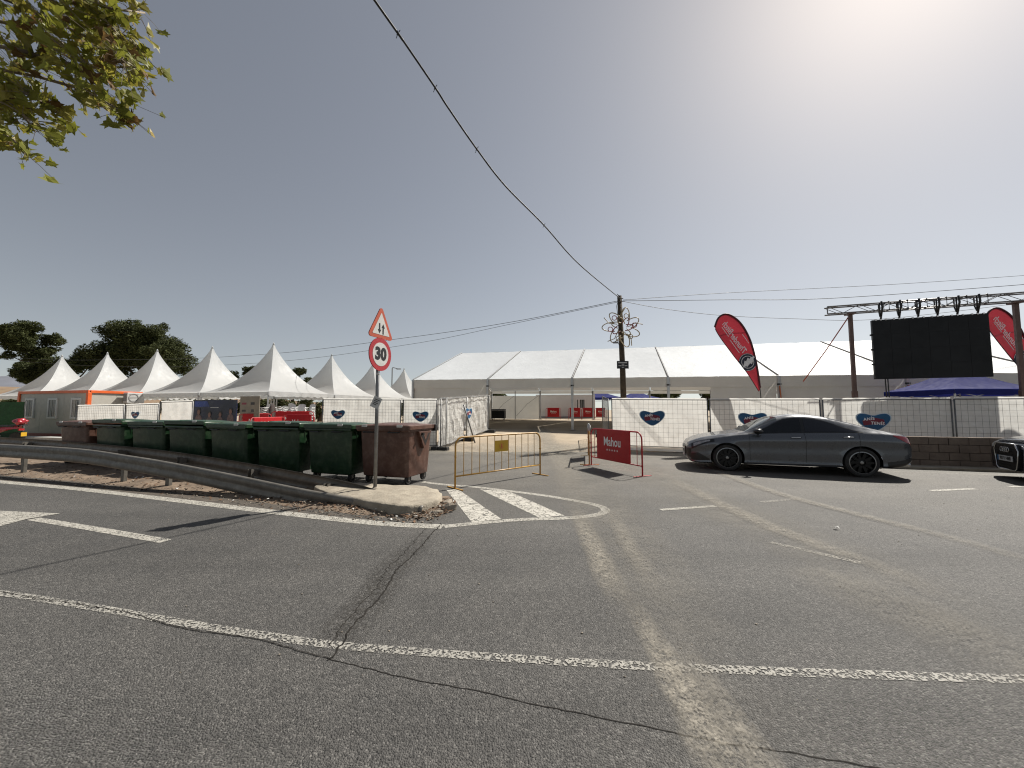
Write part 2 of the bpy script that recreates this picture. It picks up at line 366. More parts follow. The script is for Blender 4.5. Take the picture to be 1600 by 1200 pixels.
M_['silver'] = pm('silver rim edge', (.36, .36, .36), .3, .9, var=.1)
M_['car_glass'] = make_glass('windscreen glass', (.02, .025, .03), .42)
M_['clear_glass'] = make_glass('side window glass', (.008, .01, .013), .66)
M_['tint_glass'] = make_glass('tinted glass', (.006, .007, .012), .93)
M_['lamp_lens'] = pm('lamp lens', (.5, .5, .5), .12, .4, var=.4, scale=20, coat=.6)
M_['tail_red'] = pm('tail lamp red', (.42, .012, .02), .15, var=.2, scale=9, coat=.6)
M_['plate'] = pm('number plate', (.62, .62, .62), .4, var=.05)
M_['scooter_red'] = pm('scooter red', (.45, .015, .03), .25, var=.1, coat=.6)
M_['green_net'] = pm('green screen net', (.012, .055, .018), .85, var=.25, scale=5, transl=.2)
M_['hill'] = pm('dry hillside', (.27, .17, .10), .95, var=.3, scale=.12, dirt=(.33, .28, .17), dirt_amt=.8)
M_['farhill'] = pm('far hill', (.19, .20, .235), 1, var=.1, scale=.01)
M_['foliage_pine'] = pm('pine needles', (.075, .088, .030), .75, var=.5, scale=.7, transl=.15, spec=.2)
M_['foliage_bush'] = pm('bush leaves', (.10, .115, .045), .75, var=.45, scale=.8, transl=.2, spec=.2)
M_['leaf_a'] = pm('plane leaf green', (.29, .30, .045), .5, var=.35, scale=6, transl=.45, spec=.3)
M_['leaf_b'] = pm('plane leaf olive', (.37, .33, .055), .5, var=.35, scale=6, transl=.45, spec=.3)
M_['leaf_c'] = pm('plane leaf brown', (.22, .13, .045), .6, var=.35, scale=6, transl=.4, spec=.2)
M_['leaf_y'] = pm('plane leaf yellow', (.5, .38, .10), .5, var=.2, scale=6, transl=.45, spec=.3)
M_['litter'] = pm('dry leaf litter', (.13, .07, .035), .9, var=.5, scale=9)
M_['rubble'] = pm('broken kerb stone', (.34, .29, .23), .95, var=.25, scale=6, bmp=.8, bscale=25)
M_['litter_white'] = pm('paper scrap', (.75, .74, .70), .7, var=.1)

# ------------------------------------------------------------------ ground, road and markings
XS = [-400, -250, -150, -90, -60, -45] + [-36 + i * 1.5 for i in range(49)] + [45, 60, 90, 150, 250, 400]
YS = [-60, -30, -10, 0, 5, 8, 10] + [11 + .75 * i for i in range(42)] + [46, 55, 70, 100, 160, 300, 700]
def sheet(name, xs, ys, fn, mat):
    vs = [fn(x, y) for x in xs for y in ys]; n = len(ys)
    return MB().add(vs, [(i*n + j, (i+1)*n + j, (i+1)*n + j + 1, i*n + j + 1) for i in range(len(xs) - 1) for j in range(n - 1)]).obj(name, mat, smooth=True)
kind(sheet('ground', XS, YS, lambda x, y: (x, y, hgt(x, y) - .014), M_['sandground']), 'structure')
RX = [x for x in XS if -90 <= x <= 90]
RY = [y for y in YS if y <= 14.1]
def road_pt(x, y):
    if y == RY[-1]: y += .5 * noise.noise((x * .4, 3.1, 0)) + .2 * noise.noise((x * 1.7, 1, 0))
    return (x, y, hgt(x, y))
kind(sheet('road', RX, RY, road_pt, M_['asphalt']), 'structure')
def ribbon(name, pts, w, mat, z, step=.25, jit=0.0, world_pts=False, wob=0.0):
    P = [Vector(p) for p in pts] if world_pts else [gp(*p) for p in pts]
    Q = []
    for i in range(len(P) - 1):                        # Catmull-Rom through the points
        p0, p1, p2, p3 = P[max(i-1, 0)], P[i], P[i+1], P[min(i+2, len(P)-1)]
        n = max(2, int((p2 - p1).length / step))
        for k in range(n):
            t = k / n; Q.append(.5 * ((2*p1) + (p2-p0)*t + (2*p0-5*p1+4*p2-p3)*t*t + (3*p1-p0-3*p2+p3)*t**3))
    Q.append(P[-1]); N_ = len(Q)
    ww = w if callable(w) else (lambda t: w)
    edge = []
    for i, q in enumerate(Q):
        d = (Q[min(i+1, N_-1)] - Q[max(i-1, 0)]); d.z = 0; d.normalize(); n = Vector((-d.y, d.x, 0))
        h = ww(i / (N_ - 1)) / 2; h *= 1 + wob * noise.noise((i * .9, w(0) if callable(w) else w, 5))
        j = n * (rnd.uniform(-jit, jit) if jit else 0)
        edge.append((q - n*h + j, q + n*h + j))
    def fn(u, v):
        i = round(u * (N_ - 1)); p = edge[i][0].lerp(edge[i][1], v); return Vector((p.x, p.y, hgt(p.x, p.y) + z))
    return MB().grid(fn, N_ - 1, 4, uv=True).obj(name, mat)
def poly_sheet(name, pts, mat, z):
    P = [gp(*p) for p in pts]
    return MB().add([(p.x, p.y, z) for p in P], [tuple(range(len(P)))]).obj(name, mat)
st = lambda o: kind(o, 'structure')
st(ribbon('road_edge_line', [(-160, 738), (-40, 748), (0, 753), (100, 762), (200, 773), (400, 797), (560, 815), (640, 821), (692, 823)], .19, M_['paint'], .004))
st(ribbon('road_centre_line', [(-500, 870), (-200, 902), (0, 927), (150, 950), (300, 976), (430, 996), (540, 1010), (780, 1028), (1000, 1041), (1300, 1053), (1600, 1062), (1900, 1068)], .078, M_['paint_worn'], .004))
st(ribbon('road_lane_line', [(52, 811), (150, 827), (259, 846)], .13, M_['paint'], .004))
st(poly_sheet('road_arrow_marking', [(-120, 799), (-40, 797), (94, 803), (40, 812), (0, 823), (-60, 826)], M_['paint'], .008))
st(ribbon('hatched_area_outline', [(694, 823), (800, 813), (880, 810), (925, 806), (946, 799), (930, 789), (860, 776), (800, 768), (740, 761), (690, 757), (660, 753)], .14, M_['paint'], .004, step=.12))
st(poly_sheet('hatched_area_stripe', [(696, 764), (716, 765), (786, 813), (737, 816)], M_['paint_cracked'], .004))
st(poly_sheet('hatched_area_stripe', [(750, 765), (795, 768), (882, 806), (842, 809)], M_['paint_cracked'], .004))
for a, b, w, m in (((1032, 797), (1118, 791), .1, 'paint'), ((1190, 785), (1250, 779), .1, 'paint_faint'), ((1454, 767), (1524, 764), .11, 'paint'), ((1578, 761), (1660, 757), .11, 'paint'),
                   ((1205, 848), (1345, 880), .09, 'paint_faint')):
    st(ribbon('parking_bay_line', [a, ((a[0]+b[0])/2, (a[1]+b[1])/2), b], w, M_[m], .005))
st(ribbon('parking_bay_line', [(1395, 737), (1480, 740), (1600, 744), (1750, 750)], .1, M_['paint_faint'], .004))
stf = lambda o, l: kind(o, 'stuff', l)
TR = [([(985, 935), (1012, 985), (1045, 1040), (1085, 1110), (1140, 1200), (1230, 1340)], lambda t: .16 + .20*t, 'sand_thick', 'sand spilled across the near asphalt'),
      ([(1060, 1000), (1110, 1075), (1165, 1150), (1210, 1220), (1290, 1340)], .18, 'sand_mid', 'second sand trail beside the near one'),
      ([(900, 795), (918, 835), (936, 870), (950, 905), (980, 950)], .30, 'sand_thick', 'sand trail running off the hatched area'),
      ([(955, 800), (975, 840), (1000, 880), (1030, 930)], .24, 'sand_mid', 'thin dust trail right of the hatched area'),
      ([(830, 672), (868, 710), (888, 750), (912, 805)], lambda t: 1.7 - 1.2*t, 'sand_thick', 'sand fanning out of the entrance'),
      ([(880, 720), (960, 820), (1040, 960), (1150, 1150), (1250, 1330)], lambda t: 1.9 - 1.1*t, 'sand_thin', 'broad dust film down the middle of the road'),
      ([(990, 725), (1120, 790), (1260, 850), (1400, 920), (1650, 1040)], 1.35, 'sand_thin', 'broad dust film sweeping to the right'),
      ([(1080, 722), (1195, 765), (1330, 802), (1480, 840), (1620, 880), (1800, 930)], .30, 'sand_mid', 'pale curved tyre trail near the parked car'),
      ([(1040, 745), (1150, 800), (1250, 842), (1370, 885), (1500, 945)], .34, 'sand_mid', 'pale straight tyre trail across the lot'),
      ([(1230, 880), (1400, 950), (1560, 1025), (1760, 1120)], .8, 'sand_thin', 'dust film on the right-hand lane'),
      ([(820, 690), (900, 712), (1010, 735), (1100, 765)], 2.4, 'sand_thin', 'broad dust film before the red barrier'),
      ([(600, 700), (760, 705), (900, 704), (1050, 712)], 3.4, 'sand_thick', 'drifted sand along the lot entrance')]
for i, (pts, w, m, l) in enumerate(TR): stf(ribbon('sand_track', pts, w, M_[m], .006 + .0013*i, wob=.2), l)
def crack(pts, w, jit, name='crack', z=.0044): return st(ribbon(name, pts, w, M_['crack'], z, step=.035, jit=jit, wob=.9))
crack([(-200, 893), (0, 925), (60, 936), (120, 944), (200, 958), (290, 983), (400, 998), (450, 1012), (515, 1030)], .007, .005)
crack([(515, 1030), (580, 1046), (640, 1061), (740, 1079), (860, 1106), (1000, 1134), (1130, 1161), (1250, 1179), (1420, 1210)], .006, .004, z=.0022)
c1 = [(690, 818), (668, 842), (645, 868), (618, 893), (600, 925), (572, 955), (548, 985), (530, 1012), (515, 1032)]
crack(c1, .013, .014); crack([(x - 14, y - 3) for x, y in c1[:-1]], .007, .018, z=.0030)
stf(ribbon('broken_asphalt', [(x - 10, y) for x, y in c1], .42, M_['patch'], .0035), 'crumbled asphalt along the long crack')

# verge under the guardrail, with litter
vf = [(-700, 716), (-400, 728), (-200, 735), (0, 744), (130, 755), (262, 769), (400, 786), (480, 796), (560, 806), (640, 811), (690, 806), (712, 790)]
vb = [(-900, 692), (-600, 697), (-300, 702), (-60, 708), (60, 712), (170, 720), (300, 733), (430, 750), (520, 763), (600, 775), (660, 778), (700, 775)]
VF = [gp(*p) for p in vf]; VB = [gp(*p) for p in vb]
def verge_fn(u, v):
    k = u * (len(VF) - 1); i = min(int(k), len(VF) - 2); t = k - i
    a = VF[i].lerp(VF[i+1], t); b = VB[i].lerp(VB[i+1], t); p = a.lerp(b, v)
    e = min(v, 1 - v, .25) * 4
    p += Vector((0, 1, 0)) * (1 - min(1, v * 5)) * .10 * noise.noise((p.x * 3, p.y * 3, 1))
    p.z = -.008 + e * (.035 + .035 * noise.noise((p.x * 2.3, p.y * 2.3, 0)) + .018 * noise.noise((p.x * 9, p.y * 9, 0))) + min(1, v * 12) * .012
    return p
st(MB().grid(verge_fn, 190, 22).obj('dirt_verge', M_['dirt'], smooth=True))
st(ribbon('gravel_shoulder', [(-160, 733), (0, 748), (130, 758), (262, 772), (400, 789), (520, 805), (640, 815), (720, 808)], .55, M_['gravel'], .003))
lit = MB()
for i in range(1500):
    u, v = rnd.uniform(.28, 1), abs(rnd.gauss(0, .35))
    if v > .95: continue
    p = verge_fn(u, v) + Vector((rnd.uniform(-.05, .05), rnd.uniform(-.22, .05), .014)); s = rnd.uniform(.012, .042)
    if p.z < .012: p.z = .012
    a = rnd.uniform(0, 6.28); d = Vector((math.cos(a), math.sin(a), rnd.uniform(-.3, .5))) * s; n = Vector((-math.sin(a), math.cos(a), rnd.uniform(-.4, .6))) * s * .5
    lit.add([p - d, p + n, p + d, p - n], [(0, 1, 2, 3)], 0 if rnd.random() < .93 else 1)
stf(lit.obj('leaf_litter', [M_['litter'], M_['litter_white']]), 'dry leaves and scraps under the guardrail')
def stone(mb, c, s, seed, sub=1, mi=0):
    bm = bmesh.new(); bmesh.ops.create_icosphere(bm, subdivisions=sub, radius=1)
    vs = []
    for v in bm.verts:
        k = 1 + .45 * noise.noise(v.co * 1.6 + Vector((seed * 3.7, 0, 0))); vs.append(Vector(c) + Vector((v.co.x * s[0] * k, v.co.y * s[1] * k, v.co.z * s[2] * k)))
    mb.add(vs, [tuple(v.index for v in f.verts) for f in bm.faces], mi); bm.free()
gr = MB()
for i in range(700):
    if i < 450:
        p = verge_fn(rnd.uniform(.3, 1), abs(rnd.gauss(0, .25)) % .9) + Vector((0, rnd.uniform(-.35, 0), 0)); s = rnd.uniform(.006, .022)
    else:
        p = gp(rnd.uniform(250, 1590), 640 + 930 / rnd.uniform(2, 11)); s = rnd.uniform(.003, .009)
        p.z = hgt(p.x, p.y)
    stone(gr, p + Vector((0, 0, s * .4)), (s, s * .8, s * .6), i)
stf(gr.obj('loose_gravel', M_['rubble']), 'loose grit and small stones')

# concrete nose of the traffic island
def island():
    P = [(-3.7, 7.25), (-3.1, 6.6), (-2.6, 6.25), (-2.1, 5.93), (-1.66, 5.72), (-1.4, 5.78), (-1.22, 6.02), (-1.15, 6.35), (-1.22, 6.7), (-1.42, 7.0), (-1.8, 7.2), (-2.6, 7.35), (-3.3, 7.5)]
    n = 90; Q = []
    for k in range(n):
        t = k / n * len(P); i = int(t); t -= i
        p = [Vector((*P[(i + j) % len(P)], 0)) for j in (-1, 0, 1, 2)]
        Q.append(.5 * ((2*p[1]) + (p[2]-p[0])*t + (2*p[0]-5*p[1]+4*p[2]-p[3])*t*t + (3*p[1]-p[0]-3*p[2]+p[3])*t**3))
    c = sum(Q, Vector()) / n
    lev = [(1.0, -.02), (1.0, .05), (.995, .105), (.985, .135), (.96, .15), (.8, .155), (.6, .16), (.4, .162), (.2, .165), (.02, .165)]
    vs = []
    for s, z in lev:
        for q in Q:
            p = c + (q - c) * s; k = noise.noise((p.x * 4, p.y * 4, z * 6)); kk = noise.noise((p.x * 13, p.y * 13, z * 15))
            p = p + (q - c).normalized() * (.035 * k + .018 * kk if s > .9 else 0); p.z = z + (.016 * k + .008 * kk if z > .08 else 0)
            vs.append(p)
    return MB().add(vs, [(i*n + k, i*n + (k+1) % n, (i+1)*n + (k+1) % n, (i+1)*n + k) for i in range(len(lev) - 1) for k in range(n)] + [tuple((len(lev)-1)*n + k for k in range(n))])
st(island().obj('traffic_island', M_['concrete'], smooth=True))
for (x, y, sx, sy, sz, l) in ((-.99, 6.05, .13, .10, .08, 'largest broken kerb lump at the island tip'), (-1.04, 6.34, .10, .12, .07, 'broken kerb lump against the island side'), (-1.12, 5.83, .10, .07, .05, 'low broken kerb lump in front of the island')):
    mb = MB(); stone(mb, (0, 0, sz * .5), (sx, sy, sz), x * 7, 1)
    for v in mb.v: v += Vector((rnd.uniform(-.02, .02), rnd.uniform(-.02, .02), rnd.uniform(-.012, .012)))
    o = tag(mb.obj('kerb_rubble', M_['rubble'], bevel=.008), l, 'rubble', 'broken kerb pieces'); o.location = (x, y, 0)
mb = MB(); stone(mb, (0, 0, .02), (.03, .025, .028), 3, 2)
tag(mb.obj('white_stone', M_['litter_white'], smooth=True), 'small pale stone on the gravel before the island', 'stone').location = gp(638, 806)
mb = MB(); mb.grid(lambda u, v: Vector(((u-.5)*.06, (v-.5)*.04, .012 + .012 * math.sin(u*5) * math.cos(v*4))), 6, 4)
tag(mb.obj('paper_scrap', M_['litter_white'], smooth=True), 'crumpled white scrap lying on open asphalt', 'litter').location = gp(1307, 825, .018)

# ------------------------------------------------------------------ hills behind
def hill(name, x0, x1, y0, y1, prof, mat):
    def fn(u, v):
        x = lerp(x0, x1, u); y = lerp(y0, y1, v)
        z = prof(u) * math.sin(math.pi * min(1, v * 1.0)) + 1.2 * noise.noise((x * .03, y * .05, 0)) * math.sin(math.pi * v) - .5
        return Vector((x, y, z))
    return st(MB().grid(fn, 60, 14).obj(name, mat, smooth=True))
hill('hillside', -330, -60, 110, 260, lambda u: 13.5 * (1 - u) ** .7 + 2.5, M_['hill'])
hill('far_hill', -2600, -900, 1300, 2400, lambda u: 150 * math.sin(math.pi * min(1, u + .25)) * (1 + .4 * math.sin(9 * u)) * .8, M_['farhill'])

# ------------------------------------------------------------------ guardrails
def guardrail(name, label, keys, posts, face):
    # keys: (x px, ground y px, top y px)
    G = []
    for x, yg, yt in keys:
        g = gp(x, yg); G.append((g, max(.12, at(x, yt, g.y).z)))
    root = thing(name, label, 'guardrail', (0, 0, 0))
    prof = [(0, 0), (.03, -.012), (.05, -.04), (.05, -.10), (.028, -.135), (.028, -.175), (.05, -.21), (.05, -.27), (.03, -.298), (0, -.31)]
    n = 8; Q = []
    for i in range(len(G) - 1):
        for k in range(n):
            t = k / n; g0, g1, g2, g3 = (G[max(i-1, 0)], G[i], G[i+1], G[min(i+2, len(G)-1)])
            cr = lambda a, b, c, d: .5 * ((2*b) + (c-a)*t + (2*a-5*b+4*c-d)*t*t + (3*b-a-3*c+d)*t**3)
            Q.append((cr(g0[0], g1[0], g2[0], g3[0]), cr(g0[1], g1[1], g2[1], g3[1])))
    Q.append(G[-1]); vs = []
    for i, (q, z) in enumerate(Q):
        d = (Q[min(i+1, len(Q)-1)][0] - Q[max(i-1, 0)][0]).normalized(); nn = Vector((d.y, -d.x, 0)) * face
        for o, h in prof: vs.append(Vector((q.x, q.y, z + h)) + nn * o)
    m = len(prof)
    beam = MB().add(vs, [(i*m + j, (i+1)*m + j, (i+1)*m + j + 1, i*m + j + 1) for i in range(len(Q) - 1) for j in range(m - 1)]).obj('beam', M_['galv'], root, auto=50)
    so = beam.modifiers.new('thick', 'SOLIDIFY'); so.thickness = .006
    for k, x in enumerate(posts):
        i = min(range(len(Q)), key=lambda i: abs((Q[i][0].x / Q[i][0].y) * F + 800 - x)); q, z = Q[i]
        d = (Q[min(i+1, len(Q)-1)][0] - Q[max(i-1, 0)][0]).normalized(); nn = Vector((d.y, -d.x, 0)) * face; an = math.atan2(d.y, d.x)
        c = q - nn * .085; mb = MB()
        mb.box((c.x, c.y, z/2 - .05), (.10, .006, z - .04), an); 
        for s in (-1, 1): mb.box((c.x + d.x*.05*s - nn.x*.03, c.y + d.y*.05*s - nn.y*.03, z/2 - .052), (.006, .06, z - .044), an)
        mb.obj('post', M_['galv'], root)
        MB().box((q.x - nn.x*.035, q.y - nn.y*.035, z - .155), (.09, .09, .12), an).obj('spacer_block', M_['galv'], root)
        b = q + nn * .024
        MB().lathe([(.016, 0), (.016, .012), (.009, .018)], 8, frame((b.x, b.y, z - .155), d, (0, 0, 1)) if face > 0 else frame((b.x, b.y, z - .155), -d, (0, 0, 1))).obj('bolt', M_['galv'], root)
    return root
guardrail('guardrail', 'nearer steel guardrail sloping down into the concrete island', [(-420, 714, 668), (-200, 727, 682), (-60, 735, 691), (0, 739, 694), (120, 749, 701), (200, 757, 712), (262, 763, 722), (362, 772, 741), (480, 785, 765), (600, 797, 787), (662, 803, 797)],
          [-420, -240, -100, 37, 188, 262, 362, 470], 1)
guardrail('guardrail', 'farther steel guardrail in shade right before the waste containers', [(-420, 701, 660), (-200, 712, 672), (-60, 719, 680), (80, 727, 688), (210, 738, 699), (300, 747, 710), (400, 757, 726), (500, 769, 744), (560, 777, 757), (605, 783, 771)],
          [-320, -180, -60, 60, 208, 300, 400, 522], -1)

# ------------------------------------------------------------------ waste containers
ROWA = math.atan2(-.276, .96)                          # heading of the container row
def container(label, plastic, loc, rz, lid_tilt=0.0, first=None):
    root = thing('waste_container', label, 'waste container', loc, rz, 'row of wheeled waste containers')
    W, D, H0, H1 = 1.17, .95, .17, 1.12
    def sec(z):                                        # body: tapering rounded box
        t = (z - H0) / (H1 - H0); w = lerp(.93, 1, t ** .8) * W / 2; d = lerp(.86, 1, t ** .8) * D / 2; r = .07; out = []
        for cx, cy, a0 in ((1, 1, 0), (-1, 1, 90), (-1, -1, 180), (1, -1, 270)):
            for k in range(4):
                a = R(a0 + 30 * k); out.append(Vector((cx * (w - r) + r * math.cos(a), cy * (d - r) + r * math.sin(a), z)))
        return out
    zs = [H0 - .02, H0, H0 + .04, .4, .7, .95, 1.08, H1]; vs = []
    for i, z in enumerate(zs):
        s = sec(max(z, H0)); 
        if i == 0: s = [Vector((p.x * .93, p.y * .93, z)) for p in s]
        vs += s
    n = 16
    MB().add(vs, [(i*n + k, i*n + (k+1) % n, (i+1)*n + (k+1) % n, (i+1)*n + k) for i in range(len(zs) - 1) for k in range(n)] + [tuple(range(n - 1, -1, -1))]).obj('body', plastic, root, auto=40)
    rim = MB().tube([(-W/2 - .015, -D/2 - .02, H1 - .01), (W/2 + .015, -D/2 - .02, H1 - .01), (W/2 + .015, D/2 + .02, H1 - .01), (-W/2 - .015, D/2 + .02, H1 - .01)], .032, 8, closed=True)
    rim.obj('rim', plastic, root, auto=50)
    for s in (-1, 1):                                  # vertical ribs and lifting gussets on the ends
        g = MB(); x = s * (W/2 + .004)
        V3 = [(-.26, 0), (.26, 0), (.05, -.36), (-.05, -.36)]
        g.prism(V3, frame((x + s*.055, .10, H1 - .05), (0, s, 0), (0, 0, 1)), .07); g = g.obj('lifting_gusset', plastic, root, bevel=.008)
        MB().prism([(-.19, -.04), (.19, -.04), (.0, -.30)], frame((x + s*.058, .10, H1 - .05), (0, s, 0), (0, 0, 1)), .004).obj('gusset_painted_shade', M_['black_plastic'], g)  # flat black plate: shade of the gusset hollow put in as colour
        MB().prism([(-.10, -.04), (.10, -.04), (.0, -.19)], frame((x + s*.062, .10, H1 - .05), (0, s, 0), (0, 0, 1)), .004).obj('gusset_web', plastic, g)
        MB().box((s*(W/2 + .03), D/2 + .05, H1 + .01), (.12, .10, .15)).obj('hinge_block', M_['black_plastic'], root, bevel=.012); g = MB()
        g = MB().tube([(x, -.05, H1 - .10), (x + s*.11, -.05, H1 - .10)], .028, 10); g.obj('lifting_pin', M_['black_plastic'], root)
        rb = MB(); rb.tube([(s*(W/2 - .005), -.28, H1 - .06), (s*(W/2 - .035), -.26, .72), (s*(W/2 - .08), -.24, .26)], .017, 6); rb.obj('rib', plastic, root)
    def lid(u, v):
        x = (u - .5) * (W + .12); y = (v - .5) * (D + .10); e = min(u, 1-u, v, 1-v)
        z = H1 + .045 + .05 * min(1, e / .07) ** .6 + .025 * math.sin(math.pi * u) * math.sin(math.pi * v)
        z += .012 * (1 if .3 < u < .34 or .66 < u < .70 else 0) + (v * 0 + (1 - v) * lid_tilt)
        return Vector((x, y, z))
    l = MB().grid(lid, 26, 20); 
    o = l.obj('lid', plastic, root, smooth=True); so = o.modifiers.new('t', 'SOLIDIFY'); so.thickness = .02
    sk = MB(); hz = H1 + .03
    for (cx, cy, dx, dy, k) in ((0, -D/2 - .045, W + .12, .02, 1), (0, D/2 + .045, W + .12, .02, 0), (-W/2 - .055, 0, .02, D + .07, .5), (W/2 + .055, 0, .02, D + .07, .5)):
        sk.box((cx, cy, hz + .01 + lid_tilt * k), (dx, dy, .085))
    sk.obj('lid_skirt', plastic, root, bevel=.008)
    for x in ((-.42, .42) if plastic is M_['brown_plastic'] else (.36,)):
        MB().box((x, -D/2 - .062, hz + .045 + lid_tilt), (.13, .016, .05)).obj('lid_sticker', M_['sticker'], o, bevel=.006)
    for x in (-.3, .3):
        MB().tube([(x - .12, -D/2 - .05, H1 - .04), (x - .12, -D/2 - .10, H1 - .05), (x + .12, -D/2 - .10, H1 - .05), (x + .12, -D/2 - .05, H1 - .04)], .014, 6).obj('handle', M_['black_plastic'], root)
    for sx in (-1, 1):
        for sy in (-1, 1):
            c = MB(); x, y = sx * .47, sy * .30
            c.box((x, y, .185), (.12, .10, .03)); 
            for k in (-1, 1): c.box((x + k*.034, y + .015, .14), (.008, .06, .14))
            c = c.obj('caster', M_['galv'], root)
            MB().lathe([(.05, -.024), (.092, -.024), (.10, -.014), (.10, .014), (.092, .024), (.05, .024)], 20, frame((x, y + .02, .10), (0, 1, 0), (0, 0, 1))).obj('caster_wheel', M_['rubber'], c, auto=40)
    return root
CL = ['big brown waste container right behind the round speed sign', 'green waste container touching the brown container behind the road sign', 'second green waste container left of the road sign post',
      'green waste container below the blue-and-red barriers, third left of the sign', 'middle green waste container in front of the dark poster', 'green waste container in front of the plain white tarpaulin',
      'leftmost green waste container, next to the far brown one', 'brown waste container at the far left, before the grey cabin']
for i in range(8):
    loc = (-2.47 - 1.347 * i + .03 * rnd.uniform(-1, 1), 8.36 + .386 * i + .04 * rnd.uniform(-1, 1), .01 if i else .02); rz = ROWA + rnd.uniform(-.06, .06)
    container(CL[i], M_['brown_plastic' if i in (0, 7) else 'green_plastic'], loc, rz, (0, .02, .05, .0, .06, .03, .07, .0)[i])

# ------------------------------------------------------------------ road signs on their post
sp = gp(586, 763, .155)
root = thing('road_sign', 'grey post with a red-edged arrow triangle above a round 30 speed sign', 'road sign', sp)
MB().tube([(0, 0, -.16), (0, 0, 3.1)], .032, 14).obj('post', M_['galv_pole'], root, smooth=True)
RT = Vector((.34, .94, 0)).normalized(); NM = RT.cross(Vector((0, 0, 1)))
def disc(r, n=40): return [(r * math.cos(2*math.pi*k/n), r * math.sin(2*math.pi*k/n)) for k in range(n)]
z30 = at(587, 554, sp.y).z - sp.z
S = frame(NM * .055 + Vector((0, 0, z30)), RT, (0, 0, 1))
d = MB(); d.prism(disc(.30), S, .018); d = d.obj('speed_disc', M_['sign_red'], root, auto=40)
MB().prism(disc(.214), off(S, z=.003), .002).obj('disc_face', M_['sign_white'], d)
MB().text('30', off(S, y=.0, z=.006)).obj('lettering', M_['sign_black'], d)
for z in (z30 - .13, z30 + .13): MB().box((0, 0, z), (.09, .09, .035), math.atan2(RT.y, RT.x)).obj('clamp', M_['galv_pole'], root)
zt = at(587, 512, sp.y).z - sp.z
def rtri(s, r, n=6):
    out = []
    h = s / math.sqrt(3)
    for k in range(3):
        a = R(90 + 120*k); c = Vector((math.cos(a), math.sin(a))) * (h - 2*r)
        for j in range(n + 1):
            b = a + R(-60 + 120*j/n); out.append((c.x + r*math.cos(b), c.y + r*math.sin(b)))
    return out
S = frame(NM * .055 + Vector((0, 0, zt)), RT, (0, 0, 1))
t = MB().prism(rtri(.70, .05), S, .018).obj('warning_triangle', M_['sign_orange'], root, auto=40)
MB().prism(rtri(.475, .012), off(S, z=.003), .002).obj('triangle_face', M_['sign_white'], t)
arrow = [(-.018, -.085), (.018, -.085), (.018, .03), (.045, .03), (0, .105), (-.045, .03), (-.018, .03)]
MB().prism([(x + .05, y - .035) for x, y in arrow], off(S, z=.005), .001).obj('up_arrow', M_['sign_black'], t)
MB().prism([(x - .05, -y - .015) for x, y in reversed(arrow)], off(S, z=.005), .001).obj('down_arrow', M_['sign_black'], t)
ST = frame((0.0, -.05, at(587, 629, sp.y).z - sp.z), (.9, .12, -.42), (.42, 0, .9))
k = MB().prism([(-.075, -.10), (.075, -.10), (.075, .10), (-.075, .10)], ST, .003).obj('pasted_notice', M_['sticker'], root)
mb = MB()
for q in range(4): mb.prism([(-.045, .045 - q*.03), (.045 - .02*(q % 2), .045 - q*.03), (.045 - .02*(q % 2), .058 - q*.03), (-.045, .058 - q*.03)], off(ST, z=.003), .001)
mb.obj('print', M_['sign_black'], k)
MB().tube([(0, 0, -.02), (0, 0, .03)], [.055, .036], 14).obj('base_collar', M_['concrete'], root, smooth=True)
MB().tube([(0, 0, 2.02), (0, 0, 2.06)], .0335, 14).obj('pale_tape', M_['sticker'], root, smooth=True)

